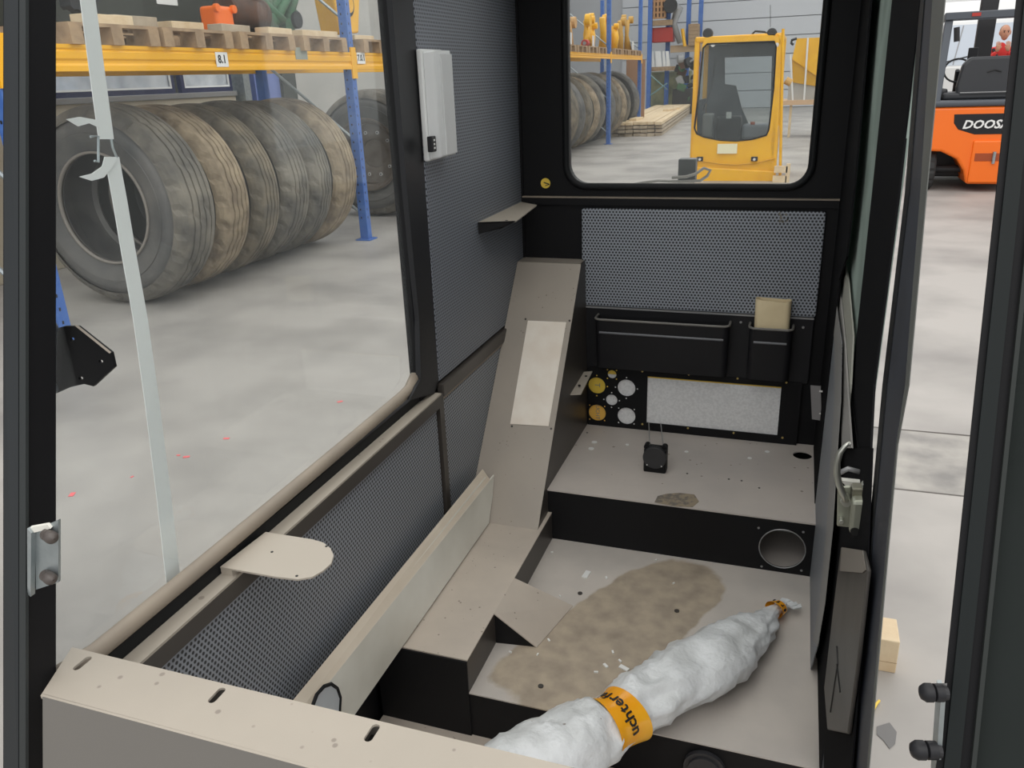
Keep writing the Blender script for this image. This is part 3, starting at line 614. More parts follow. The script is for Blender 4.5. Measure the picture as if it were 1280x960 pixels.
m.bm.free(); m = MB()
x1 = PC(972, 120).x
for (ya, yb) in ((0, .10), (1.35, 1.5)):
    m = MB(); m.box((x1-.06, yc+ya, 0), (x1+.03, yc+yb, 2.1)); m.build('corner_post', YEL, t, bevel=.02)
    m = MB(); xl_ = PC(866, 150).x; m.box((xl_-.03, yc+ya+.06, 0), (xl_+.05, yc+yb+.06, 2.1)); m.build('corner_post', YEL, t, bevel=.02)
m = MB(); m.box((xl_-.02, yc+.05, 2.04), (x1+.02, yc+1.5, 2.12)); m.build('roof', YEL, t, bevel=.02)
m = MB(); m.box((xl_+.03, yc+.1, .2), (x1-.05, yc+1.45, .34)); m.build('cab_floor', SLATE, t)
m = MB(); m.box((x1-.03, yc+.1, .0), (x1+.02, yc+1.4, .75)); m.build('side_panel', YEL, t)
# slate inner lining with a rear window
za, zb_ = .3, 2.03; xi0, xi1 = xl_+.02, x1-.05; yb = yc+1.42
m = MB(); m.plate([(xi0, yb, za), (xi1, yb, za), (xi1, yb, zb_), (xi0, yb, zb_)], [[GY(u_, v_, yb) for u_, v_ in ((906, 72), (906, 105), (920, 107), (927, 135), (938, 160), (962, 163), (965, 70))]], (0, .04, 0)); m.build('rear_lining', SLATE, t)
m = MB(); m.box((xi0, yc+.3, za), (xi0+.02, yb, 1.2)); m.build('side_lining', SLATE, t)
m = MB(); m.poly([PC(868, 160, .02), PC(873, 120, .02), PC(879, 60, .02), PC(884, 55, .02), PC(968, 52, .02), PC(970, 58, .02), PC(967, 110, .02), PC(961, 162, .02), PC(958, 169, .02), PC(940, 174, .02), PC(920, 176, .02), PC(900, 175, .02), PC(880, 171, .02), PC(871, 167, .02)]); m.build('windscreen', GLSD, t)
m = MB(); m.tube([Vector(p)+Vector((0, -.002, 0)) for p in inner], .014, 6, closed=True); m.build('windscreen_seal', RUB, t)
p = PC(912, 168, .5); m = MB(); m.box((p.x-.2, yc+.3, .4), (p.x+.18, yc+.6, .95)); m.build('console', BLK2, t, bevel=.03)
m = MB(); m.box((p.x+.2, yc+.35, .6), (x1-.1, yc+.7, .82)); m.build('armrest', mat('lilac_grey', (.30, .31, .36), .5), t, bevel=.04)
m = MB(); m.cyl((p.x+.35, yc+.40, .82), (p.x+.35, yc+.40, .86), .035, 12); m.build('button', mat('orange_red', (.6, .12, .05), .4), t)
m = MB(); m.box((p.x-.42, yc+.3, .5), (p.x-.25, yc+.5, 1.0)); m.build('console', GRY, t, bevel=.03)
m = MB(); m.tube([PC(895, 70, .2), PC(889, 110, .2), PC(878, 140, .2)], .01, 6); m.build('cable', INK, t)
m = MB(); q = PC(911, 144, .28); m.box((q.x-.04, q.y, q.z-.05), (q.x+.04, q.y+.005, q.z+.05)); m.build('note', WHT, t)
a = PC(897, 180, -.035); b = PC(921, 192, -.035); m = MB(); m.box((a.x, a.y, b.z), (b.x, a.y+.02, a.z)); m.build('blank_plate', mat('cream_plate', (.82, .78, .55), .5), t)
for u in (875, 943):
    q = PC(u, 199, -.03); m = MB(); m.box((q.x-.05, q.y-.03, q.z-.03), (q.x+.05, q.y, q.z+.04)); h_ = m.build('clamp', IRON, t, bevel=.01)
    m = MB(); m.cyl(q+Vector((0, -.05, 0)), q, .02, 10); m.build('bolt', ALU, h_)
for u in (885, 965):
    q = PC(u, 40, .1); m = MB(); m.cyl(q+Vector((0, -.05, -.02)), q+Vector((0, .09, -.02)), .075, 18); wl = m.build('work_light', IRON, t, bevel=.02)
    m = MB(); m.box((q.x-.01, q.y, 2.08), (q.x+.01, q.y+.03, q.z)); m.build('bracket', IRON, wl)
    q2 = PC(u+6, 56, -.005); m = MB(); m.cyl(q2, q2+Vector((0, .03, 0)), .03, 12); m.build('lens', ALU, wl)
m = MB(); m.tube([PC(940, 43, .1), PC(944, 39, .1), PC(956, 40, .1), PC(958, 42, .1)], .015, 6); m.build('wiper_arm', IRON, t)
m = MB(); m.tube([PC(963, 34, .1), PC(963, 6, .1)], .004, 5); m.build('aerial', IRON, t)
m = MB(); m.cyl(PC(979, 36, .0), PC(975, 225, .0), .022, 8); m.build('grab_rail', YEL, t)
m = MB(); m.cyl(PC(982, 100, .1), PC(989, 104, .1), .055, 12); m.build('side_light', mat('ochre_lamp', (.55, .33, .1), .5), t)
for i, (u0, v0, u1, v1) in enumerate(((968, 208, 984, 216), (966, 220, 982, 236), (983, 205, 986, 232))):
    a = GY(u0, v0, 13.2); b = GY(u1, v1, 13.2); m = MB(); m.box((a.x, 13.2, b.z), (b.x, 13.28, a.z)); tag(m.build('wood_board', WOODL), ['upper pale board at the right foot of the yellow cab', 'lower pale board at the right foot of the yellow cab', 'thin upright pale board at the right foot of the yellow cab'][i], 'board')

# ---- yellow hopper on grey base
yh = 22
t = thing('yellow_hopper', (0.3, yh, .8), 'yellow sheet-steel hopper hung on white straps near the grey door wall', 'hopper')
H = lambda u, v, d=0: GY(u, v, yh+d)
m = MB(); m.prism([H(996, 48), H(1045, 46), H(1045, 100), H(1019, 94), H(990, 74)], (0, 1.2, 0)); m.build('upper_shell', YEL, t)
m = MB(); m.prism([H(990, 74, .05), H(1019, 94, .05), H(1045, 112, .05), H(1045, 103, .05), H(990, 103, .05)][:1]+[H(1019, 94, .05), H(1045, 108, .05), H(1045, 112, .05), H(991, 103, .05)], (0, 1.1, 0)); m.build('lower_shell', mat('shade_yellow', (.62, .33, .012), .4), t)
m = MB(); m.tube([H(996, 48), H(990, 50), H(989, 54), H(992, 56)], .03, 8); m.build('hook', IRON, t)
for a, b in (((1010, 47), (1005, 126)), ((988, 68), (991, 126))):
    m = MB(); m.cyl(H(*a, -.05), H(*b, -.05), .022, 8); m.build('strap', WHT, t)
m = MB(); a, b = H(986, 103, .1), H(1045, 127, .1); m.box((a.x, a.y, b.z), (b.x, a.y+1, a.z)); m.build('base', LGREY, t)
m = MB(); a, b = H(970, 126, -.1), H(1045, 130, -.1); m.box((a.x, a.y, b.z), (b.x, a.y+1.2, a.z)); t2 = m.build('trestle_top', mat('tan_beam', (.62, .42, .26), .6), t)
for u in (989, 1040):
    p = H(u, 130, 0); m = MB(); m.box((p.x-.03, p.y, 0), (p.x+.03, p.y+.06, p.z)); m.build('trestle_leg', WOODL, t)

# ---- forklift
FY = 12.3
t = thing('forklift', (2.3, FY, 0), 'orange forklift with a black seat and dark overhead guard, seen from behind', 'forklift')
F = lambda u, v, d=0: GY(u, v, FY+d)
xa = F(1163, 137).x; xb = xa+1.55
# counterweight with wheel cut-outs
pts = [(xa, 1.08), (xb, 1.08), (xb, .53), (xb-.2, .52), (xb-.40, .42), (xb-.50, .27), (xb-.55, .10), (xa+.55, .10), (xa+.50, .27), (xa+.40, .42), (xa+.2, .52), (xa, .53)]
m = MB(); m.prism([(x, FY, z_) for x, z_ in pts], (0, .9, 0)); cw = m.build('counterweight', ORG, t, bevel=.035, seg=3)
m = MB(); m.box((xa+.56, FY-.03, .12), (xb-.56, FY+.3, .66)); m.build('counterweight_lip', ORG, t, bevel=.02)
m = MB(); m.box((xa+.60, FY-.036, .40), (xb-.60, FY-.026, .50)); m.build('tow_recess', mat('deep_orange', (.35, .06, .01), .6), t, bevel=.01)
m = MB(); m.cyl((xa+.82, FY-.05, .37), (xa+.82, FY-.05, .52), .02, 10); m.build('tow_pin', GALV, t)
m = MB(); m.prism([(xa+.29, FY-.006, .99), (xb-.05, FY-.006, .99), (xb-.05, FY-.006, .74), (xb-.30, FY-.006, .735), (xa+.56, FY-.006, .735), (xa+.36, FY-.006, .80), (xa+.30, FY-.006, .88)], (0, .01, 0)); dp = m.build('name_plate', BLK2, t, bevel=.006)
text('DOOSAN', .145, frame((GY(1238, 158, FY).x, FY-.0075, .855), (1, 0, 0), (0, 0, 1)), WHT, 'lettering', dp, .001, .004, .25, 1.05)
for x in (xa-.02, xb-.18):
    w_ = thing('x', (0, 0, 0), None, None); bpy.data.objects.remove(w_)
    c = Vector((x+.10, FY+.30, .27)); m = MB()
    m.lathe([(.14, -.09), (.24, -.095), (.27, -.07), (.27, .07), (.24, .095), (.14, .09)], c, (1, 0, 0), 48, mod=lambda i, j, r, h: (r-(.018 if (i % 4 == 0 and j in (2, 3)) else 0), h), closed=True)
    wh = m.build('wheel', mat('fork_tyre', (.03, .03, .03), .8) if 'fork_tyre' not in bpy.data.materials else bpy.data.materials['fork_tyre'], t)
    m = MB(); m.cyl(c-Vector((.07, 0, 0)), c+Vector((.07, 0, 0)), .14, 20); m.build('hub', IRON, wh)
m = MB(); m.cyl((xa+.1, FY+.3, .27), (xb-.1, FY+.3, .27), .05, 12); m.build('axle', IRON, t)
m = MB(); m.box((xa+.05, FY+.5, .14), (xb-.05, FY+1.9, .5)); m.build('chassis', IRON, t, bevel=.02)
m = MB(); m.box((xa+.03, FY-.02, 1.08), (xb-.03, FY+1.0, 1.16)); m.build('hood', SLATE, t, bevel=.03, seg=3)
m = MB(); m.box((xa+.15, FY+.2, 1.16), (xb-.15, FY+.75, 1.25)); m.build('seat_cushion', SEATM, t, bevel=.03, seg=3)
sx0 = F(1197, 100, .2).x; m = MB(); m.prism([(sx0+.02, FY+.2, 1.18), (sx0+.74, FY+.2, 1.18), (sx0+.78, FY+.2, 1.32), (sx0+.76, FY+.2, 1.60), (sx0+.68, FY+.2, 1.68), (sx0+.12, FY+.2, 1.68), (sx0+.04, FY+.2, 1.60), (sx0+.0, FY+.2, 1.32)], (0, .14, 0)); sb = m.build('seat_back', SEATM, t, bevel=.035, seg=3)
m = MB(); m.tube([(sx0+.33, FY+.19, 1.49), (sx0+.41, FY+.185, 1.515), (sx0+.49, FY+.19, 1.49)], .008, 6); m.build('grip_slot', INK, sb)
m = MB(); m.cyl((sx0+.05, FY+.195, 1.245), (sx0+.72, FY+.195, 1.245), .008, 6); m.build('piping', GRY, sb)
# guard: two rear posts, roof frame, two front posts
for x, dx in ((xa+.06, .05), (xb-.06, -.05)):
    m = MB(); m.hexa([(x-.05, FY+.05, 1.10), (x+.05, FY+.05, 1.10), (x+.05, FY+.14, 1.10), (x-.05, FY+.14, 1.10)], [(x+dx-.045, FY+.25, 2.16), (x+dx+.045, FY+.25, 2.16), (x+dx+.045, FY+.33, 2.16), (x+dx-.045, FY+.33, 2.16)]); m.build('guard_post', SLATE, t, bevel=.01)
    m = MB(); m.tube([(x, FY+1.7, .6), (x+dx, FY+1.45, 2.16)], .035, 8); m.build('guard_post', SLATE, t)
    m = MB(); m.box((x+dx-.04, FY+.22, 2.13), (x+dx+.04, FY+1.5, 2.21)); m.build('guard_rail', SLATE, t, bevel=.01)
m = MB(); m.box((xa+.05, FY+.20, 2.13), (xb-.05, FY+.30, 2.22)); m.build('guard_rail', SLATE, t, bevel=.01)
for i in range(5):
    m = MB(); y = FY+.45+i*.22; m.box((xa+.1, y, 2.16), (xb-.1, y+.03, 2.20)); m.build('guard_bar', SLATE, t)
m = MB(); m.box((xa+.35, FY+.185, 2.16), (xa+.45, FY+.20, 2.20)); m.build('tail_light', REDC, t)
mx_ = GY(1221, 45, FY+1.75).x
for x in (mx_, mx_+.62):
    m = MB(); m.box((x, FY+1.75, .1), (x+.22, FY+1.87, 2.5)); m.build('mast_rail', IRON, t, bevel=.01)
m = MB(); m.box((mx_, FY+1.75, .95), (mx_+.8, FY+1.82, 1.07)); m.build('mast_crossbar', IRON, t)
q = GY(1197, 88, FY+1.0); m = MB(); m.tube([q+Vector((cos(2*pi*i/24)*.17, sin(2*pi*i/24)*.07, sin(2*pi*i/24)*.15)) for i in range(24)], .013, 6, closed=True); m.build('steering_wheel', BLK2, t, smooth=True)
m = MB(); m.cyl(q, q+Vector((.05, .35, -.5)), .03, 10); m.build('steering_column', BLK2, t)
m = MB(); m.box((q.x+.05, q.y, 1.15), (q.x+.35, q.y+.35, 1.48)); m.build('dashboard', BLK2, t, bevel=.03)
m = MB(); m.box((q.x+.10, q.y, 1.56), (q.x+.22, q.y+.04, 1.80)); m.build('display', BLK2, t, bevel=.01)
for k_ in (-.22, xb-xa-.02):
    pass
m = MB(); m.box((xa+.06, FY+.3, 1.16), (xa+.22, FY+.8, 1.30)); m.build('armrest', SEATM, t, bevel=.03)
m = MB(); m.cyl(F(1196, 34, .2), F(1196, 52, .2), .035, 8); m.build('warning_light', IRON, t)
m = MB(); m.tube([F(1181, 32, .5), F(1178, 40, .5), F(1165, 125, .5)], .02, 6); m.build('gas_strut', WHT2, t)

# ---- white truck behind forklift
TYk = 19.0
t = thing('white_truck', (3.1, TYk, 0), 'white truck cab with a sloping windscreen standing behind the forklift', 'truck')
T = lambda u, v, d=0: GY(u, v, TYk+d)
m = MB(); a = T(1172, 20); b = T(1290, 60); m.prism([(a.x-.2, TYk+.4, .5), (a.x-.2, TYk, .5), (a.x-.2, TYk, 1.5), (a.x-.2, TYk+.5, 2.35), (a.x-.2, TYk+.9, 2.75), (a.x-.2, TYk+2.2, 2.75), (a.x-.2, TYk+2.2, .5)], (2.5, 0, 0)); m.build('body', WHT, t, bevel=.06, seg=3)
x0, x1_ = a.x-.05, a.x+2.15
m = MB(); m.hexa([(x0, TYk-.01+.03, 1.55), (x1_, TYk+.02, 1.55), (x1_-.08, TYk+.47, 2.30), (x0+.08, TYk+.47, 2.30)], [(x0, TYk+.06, 1.53), (x1_, TYk+.06, 1.53), (x1_-.08, TYk+.52, 2.28), (x0+.08, TYk+.52, 2.28)]); m.build('windscreen', mat('pale_screen', (.55, .60, .66), .15), t)
m = MB(); m.tube([(x0+.05, TYk, 1.56), (x0+.9, TYk+.14, 1.75)], .012, 6); m.build('wiper', INK, t)
m = MB(); m.tube([(x0+.45, TYk+.03, 1.56), (x0+.6, TYk+.46, 2.28)], .012, 6); m.build('wiper', GRY, t)
m = MB(); m.box((a.x-.15, TYk-.1, .35), (a.x+2.25, TYk+.2, .75)); m.build('bumper', GRY, t, bevel=.04)
for x in (a.x+.1, a.x+1.9):
    m = MB(); m.lathe([(.2, -.12), (.44, -.12), (.48, -.09), (.48, .09), (.44, .12), (.2, .12)], (x, TYk+.9, .48), (1, 0, 0), 32, closed=True); m.build('wheel', RUBT, t)
    m = MB(); m.cyl((x-.1, TYk+.9, .48), (x+.1, TYk+.9, .48), .2, 16); m.build('hub', GRY, t)
a = T(1244, 28, 3); m = MB(); m.box((a.x, TYk+3, 2.55), (a.x+4, TYk+3.2, 2.95)); tag(m.build('blue_banner', mat('bright_blue', (.03, .20, .62), .5)), 'bright blue band above the person in red', 'banner')
a = T(1170, 0, 4); m = MB(); m.box((a.x-.5, TYk+4, 0), (a.x+6, TYk+4.2, 6)); tag(m.build('white_partition', WHT), 'white partition wall behind the truck and the person', 'partition')

# ---- person in red
def person():
    PX, PY, ZP0 = GY(1251, 60, 16.3).x, 16.3, .30
    m = MB(); m.box((PX-.6, PY-.45, 0), (PX+.9, PY+.45, ZP0)); tag(m.build('step_platform', GRY, bevel=.01), 'low grey platform under the person in red', 'platform')
    t = thing('person', (PX, PY, ZP0), 'person in red top and blue trousers, hands raised to chin, behind the forklift', 'person')
    J = {'pelvis': (0, 0, .98), 'waist': (0, .01, 1.12), 'chest': (0, .0, 1.36), 'neckb': (0, -.01, 1.54), 'neck': (0, -.02, 1.60),
         'shl': (-.18, 0, 1.48), 'ell': (-.27, -.14, 1.24), 'wrl': (-.10, -.26, 1.45), 'shr': (.18, 0, 1.48), 'elr': (.25, -.15, 1.24), 'wrr': (.06, -.26, 1.45),
         'hil': (-.10, 0, .94), 'knl': (-.12, -.02, .52), 'anl': (-.13, .03, .10), 'hir': (.10, 0, .94), 'knr': (.12, -.04, .52), 'anr': (.13, .0, .10)}
    R_ = {'pelvis': (.15, .12), 'waist': (.14, .11), 'chest': (.17, .12), 'neckb': (.08, .07), 'neck': (.055, .055), 'shl': (.07, .07), 'ell': (.048, .048), 'wrl': (.034, .034), 'shr': (.07, .07), 'elr': (.048, .048), 'wrr': (.034, .034),
          'hil': (.10, .10), 'knl': (.065, .065), 'anl': (.045, .045), 'hir': (.10, .10), 'knr': (.065, .065), 'anr': (.045, .045)}
    E = [('pelvis', 'waist'), ('waist', 'chest'), ('chest', 'neckb'), ('neckb', 'neck'), ('chest', 'shl'), ('shl', 'ell'), ('ell', 'wrl'), ('chest', 'shr'), ('shr', 'elr'), ('elr', 'wrr'), ('pelvis', 'hil'), ('hil', 'knl'), ('knl', 'anl'), ('pelvis', 'hir'), ('hir', 'knr'), ('knr', 'anr')]
    def skin(name, js, es, m_, rs, root, sub=2):
        me = bpy.data.meshes.new(name); ks = list(js); me.from_pydata([js[k_] for k_ in ks], [(ks.index(a), ks.index(b)) for a, b in es], [])
        o = bpy.data.objects.new(name, me); C.objects.link(o); o.parent = t
        sk = o.modifiers.new('skin', 'SKIN'); sk.use_smooth_shade = True
        for i, k_ in enumerate(ks):
            sv = me.skin_vertices[0].data[i]; sv.radius = rs[k_]; sv.use_root = (k_ == root)
        s = o.modifiers.new('sub', 'SUBSURF'); s.levels = sub; s.render_levels = sub; me.materials.append(m_); return o
    body = skin('body', J, E, REDW, R_, 'pelvis')
    tj = {k_: J[k_] for k_ in ('pelvis', 'hil', 'knl', 'anl', 'hir', 'knr', 'anr')}
    tr = {k_: (R_[k_][0]+.014, R_[k_][1]+.014) for k_ in tj}
    tr_ = skin('trousers', tj, [e for e in E if e[0] in tj and e[1] in tj], TROU, tr, 'pelvis')
    hx = Vector((PX+.02, PY-.03, 1.74+ZP0))
    m = MB(); m.ball(hx, .1, (.78, .98, 1.18), 3)
    for v in m.bm.verts:
        d = v.co-hx
        if d.z < -.03: v.co.x -= d.x*.18; v.co.y += (-.01 if d.y < 0 else -.02)
    m.build('head', SKINM, t, smooth=True)
    m = MB(); m.prism([hx+Vector((-.012, -.092, -.03)), hx+Vector((.012, -.092, -.03)), hx+Vector((0, -.094, .02))], (0, -.022, 0)); m.build('nose', SKINM, t)
    for s in (-1, 1):
        m = MB(); m.ball(hx+Vector((s*.03, -.088, .008)), .010); m.build('eye', INK, t)
        m = MB(); m.ball(hx+Vector((s*.08, .0, 0)), .028, (.35, .7, 1.1)); m.build('ear', SKINM, t)
        m = MB(); m.box(hx+Vector((s*.03-.017, -.098, .026)), hx+Vector((s*.03+.017, -.088, .032))); m.build('eyebrow', RUSTM, t)
    m = MB(); m.box(hx+Vector((-.024, -.094, -.056)), hx+Vector((.024, -.086, -.048))); m.build('mouth', mat('lips', (.4, .1, .08), .5), t)
    m = MB(); m.ball(hx+Vector((0, .03, .03)), .098, (.80, .86, .95), 3)
    m.build('hair', mat('short_fair_hair', (.34, .20, .12), .8), t, smooth=True)
    for s, wn in ((-1, 'wrl'), (1, 'wrr')):
        wv = Vector(J[wn]); js = {'w': wv, 'p': wv+Vector((-s*.01, -.02, .06)), 'p2': wv+Vector((-s*.01, -.02, .095))}; rs = {'w': (.028, .02), 'p': (.04, .018), 'p2': (.038, .014)}; es = [('w', 'p'), ('p', 'p2')]
        for i in range(4):
            off = (i-1.5)*.019; L_ = (.030, .036, .034, .026)[i]
            a = wv+Vector((-s*.01+off, -.02, .10)); js['a%d' % i] = a; js['b%d' % i] = a+Vector((0, .006, L_)); js['c%d' % i] = a+Vector((0, .022, L_*1.7))
            rs['a%d' % i] = rs['b%d' % i] = (.009, .009); rs['c%d' % i] = (.008, .008); es += [('p2', 'a%d' % i), ('a%d' % i, 'b%d' % i), ('b%d' % i, 'c%d' % i)]
        js['t0'] = wv+Vector((-s*.04, -.025, .05)); js['t1'] = wv+Vector((-s*.055, -.02, .085)); rs['t0'] = (.011, .011); rs['t1'] = (.009, .009); es += [('p', 't0'), ('t0', 't1')]
        skin('hand', js, es, SKINM, rs, 'w', 1)
    for s, an in ((-1, 'anl'), (1, 'anr')):
        a = Vector((PX, PY, 0))+Vector(J[an]); m = MB(); m.box((a.x-.05, a.y-.20, ZP0), (a.x+.05, a.y+.08, ZP0+.09)); m.build('shoe', INK, t, bevel=.035, seg=3)
    # dark straps crossing the red top
    m = MB(); m.tube([(PX-.13, PY-.10, 1.5+ZP0), (PX-.05, PY-.16, 1.35+ZP0), (PX+.1, PY-.15, 1.15+ZP0)], .022, 6); m.build('harness_strap', IRON, t)
person()

# ================================================================ wood block beside the cab
t = thing('wood_block', (.36, 2.15, 0), 'pale square wood block on the concrete beside the door opening', 'wood block')
p0 = GZ(1097, 838, 0); p1 = GZ(1119, 842, 0)
m = MB(); wv = p1-p0; wv.z = 0; wv = wv.normalized(); dv = Vector((-wv.y, wv.x, 0)); a = p1-wv*.20; ht = .11
m.hexa([a, p1, p1+dv*.11, a+dv*.11], [q+Vector((0, 0, ht)) for q in (a, p1, p1+dv*.11, a+dv*.11)]); m.build('block', WOODL, t, bevel=.003)
m = MB(); q = p1+dv*-.001+Vector((0, 0, .035)); m.hexa([a+dv*-.001+Vector((0, 0, .034)), q, q+dv*.002, a+Vector((0, 0, .034))], [v_+Vector((0, 0, .001)) for v_ in (a+dv*-.001+Vector((0, 0, .034)), q, q+dv*.002, a+Vector((0, 0, .034)))]); m.build('grain_line', WOODP, t)
m = MB(); m.tube([GZ(1090, 890, .006), GZ(1096, 879, .010), GZ(1099, 876, .006)], .004, 5); tag(m.build('yellow_tie', YSTK), 'small yellow plastic tie on the concrete by the door sill', 'cable tie')

# ================================================================ CAB
XL, XR, YR = -.767, .13, 2.3
ZF, ZS, ZL = .458, .61, .54
# base frame (carries the cab just above the concrete)
m = MB(); m.box((XL-.03, .5, .03), (XR+.03, YR+.03, .30)); struct(m.build('base_frame', BLK, bevel=.01))
# floor plates
def hz(u, v, z_): return GZ(u, v, z_)
m = MB(); m.box((XL, .50, .30), (XR, 1.22, .345)); struct(m.build('floor_lower', DUST))
hcx, hcz = -.075, .412
m = MB(); m.plate([(XL, 1.22, .345), (XR, 1.22, .345), (XR, 1.22, ZF-.002), (XL, 1.22, ZF-.002)], [circ(hcx, hcz-.008, .036, 24, lambda a, b: (a, 1.22, b))], (0, .004, 0)); struct(m.build('floor_riser', BLK))
m = MB(); m.box((XL, 1.218, ZF-.003), (XR, YR, ZF)); fl = struct(m.build('floor', FLOORM))
m = MB(); m.cyl((hcx, 1.21, hcz-.008), (hcx, 1.219, hcz-.008), .039, 28); m.cyl((hcx, 1.205, hcz-.008), (hcx, 1.212, hcz-.008), .030, 28); tag(m.build('hole_cover', mat('dark_cover', (.03, .03, .033), .35)), 'round dark cap on the black riser below the floor edge', 'cap')
# chips and flakes on the floor
flk = [(733, 718, .014), (758, 722, .004), (757, 832, .006), (745, 840, .004), (766, 815, .004), (780, 835, .010), (775, 826, .004), (686, 800, .004), (672, 818, .003), (690, 690, .003), (700, 745, .003), (842, 729, .003), (622, 784, .006), (638, 815, .003), (820, 700, .003)]
m = MB()
for u, v, s_ in flk:
    p = GZ(u, v, ZF+.0015); a = random.uniform(0, 3)
    m.cbox(p, (s_*2.2, s_, .003), Matrix.Rotation(a, 3, 'Z'))
o = m.build('paint_flakes', WHT); tag(o, 'small white paint flakes scattered on the cab floor', 'debris', kind='stuff')
for i, (u, v) in enumerate(((725, 742), (846, 764), (676, 858), (620, 772))):
    p = GZ(u, v, ZF); m = MB(); m.cyl(p, p+Vector((0, 0, .002)), .006, 12); o = m.build('floor_rivet', DARKP, fl)
m = MB(); m.cyl(GZ(639, 784, ZF), GZ(639, 784, ZF)+Vector((0, 0, .004)), .004, 8); tag(m.build('yellow_dot', YSTK), 'tiny yellow plug in the floor corner by the ramp', 'plug')

# seat platform
sf = 1.84
t = thing('seat_platform', (-.2, sf, ZF), 'raised seat platform with a dusty top and black front across the rear of the cab', 'platform')
hc = (.041, .527); rr_ = .055
m = MB(); m.plate([(-.57, sf, ZF), (XR-.002, sf, ZF), (XR-.002, sf, ZS-.004), (-.57, sf, ZS-.004)], [circ(hc[0], hc[1], rr_, 32, lambda a, b: (a, sf, b))], (0, .004, 0)); m.build('front_panel', BLK, t)
ht_ = [(1003, 569, .028)]
hp = hz(1003, 569, ZS)
m = MB(); m.plate([(-.57, sf-.002, ZS), (XR-.002, sf-.002, ZS), (XR-.002, YR-.002, ZS), (-.57, YR-.002, ZS)], [circ(hp.x, hp.y, .026, 24, lambda a, b: (a, b, ZS))], (0, 0, -.004))
TOPM = mat('dusty_seat_top', (.56, .505, .46), .5, noise=((.46, .42, .39), 5, .35, .75), bump=(500, .1, .001), speck=((.24, .2, .16), 35, .02))
m.build('top_panel', TOPM, t)
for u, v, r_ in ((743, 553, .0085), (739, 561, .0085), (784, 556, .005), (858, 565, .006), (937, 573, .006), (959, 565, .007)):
    p = hz(u, v, ZS); m = MB(); m.cyl(p, p+Vector((0, 0, .0015)), r_, 16); m.build('bright_hole_disc', WHT, t)  # white discs stand for light showing through the seat holes
for u, v in ((859, 592), (911, 599), (927, 601), (949, 610), (734, 541)):
    p = hz(u, v, ZS); m = MB(); m.cyl(p, p+Vector((0, 0, .001)), .003, 10); m.build('screw_hole', DARKP, t)
for dx, dz in ((-.06, .05), (.045, .055), (-.045, -.06), (.05, -.055)):
    m = MB(); m.cyl((hc[0]+dx, sf-.001, hc[1]+dz), (hc[0]+dx, sf+.001, hc[1]+dz), .003, 8); m.build('screw_hole', GRY, t)
m = MB(); m.tube(circ(hc[0], hc[1], rr_, 32, lambda a, b: (a, sf-.001, b)), .0015, 5, closed=True); m.build('hole_edge', GRY, t)
m = MB(); m.tube([(-.1, sf+.14, .50), (.05, sf+.15, .515), (.12, sf+.12, .52)], .012, 8); tag(m.build('rubber_hose', RUB), 'black hose inside the round opening of the seat platform', 'hose')
m = MB(); m.box((-.02, sf+.2, ZF+.001), (.11, sf+.3, .49)); tag(m.build('lit_hall_bar', WHT2), 'pale bar standing in for the lit hall beyond the round opening of the seat platform', 'bar')  # pale bar paints the bright hall seen through the opening
# mud patch at the seat edge
m = MB()
rnd = random.Random(3)
cpt = [hz(u, v, ZS+.0006) for u, v in ((818, 628), (822, 620), (834, 617), (850, 616), (868, 618), (874, 627), (866, 634), (845, 633), (828, 630))]
m.poly(cpt); tag(m.build('dried_mud', mat('dried_mud', (.30, .245, .17), .9, noise=((.16, .14, .12), 60, .45, .6))), 'dried mud patch on the front edge of the seat platform', 'mud')

# raised ledge at left with ramp
t = thing('floor_ledge', (-.65, 1.5, ZF), 'raised dusty steel ledge with a sloping tongue along the left side of the floor', 'ledge')
xi = -.557
m = MB(); m.plate([(XL, 1.22, ZL), (xi, 1.22, ZL), (xi, 1.38, ZL), (xi, 1.521, ZL), (xi, 1.84, ZL), (XL, 1.84, ZL)], [], (0, 0, -.003)); m.build('top_panel', DUST, t)
m = MB(); m.box((XL, 1.216, .345), (xi, 1.22, ZL-.003)); m.build('front_panel', BLK, t)
m = MB(); m.box((xi-.003, 1.22, ZF), (xi, 1.84, ZL-.003)); sp_ = m.build('side_panel', DARKP, t)
a, b = Vector((xi, 1.38, ZL)), Vector((xi, 1.521, ZL)); c_, d_ = GZ(716, 757, ZF+.002), GZ(671, 809, ZF+.002)
m = MB(); m.hexa([a, b, c_, d_], [p+Vector((0, 0, -.003)) for p in (a, b, c_, d_)]); m.build('ramp', DUST, t)
m = MB(); m.hexa([a+Vector((0, .003, -.003)), d_+Vector((0, .003, -.003)), Vector((d_.x, d_.y+.003, ZF)), Vector((a.x, a.y+.003, ZF))], [a+Vector((0, .005, -.003)), d_+Vector((0, .005, -.003)), Vector((d_.x, d_.y+.005, ZF)), Vector((a.x, a.y+.005, ZF))]); m.build('ramp_side', BLK, t)

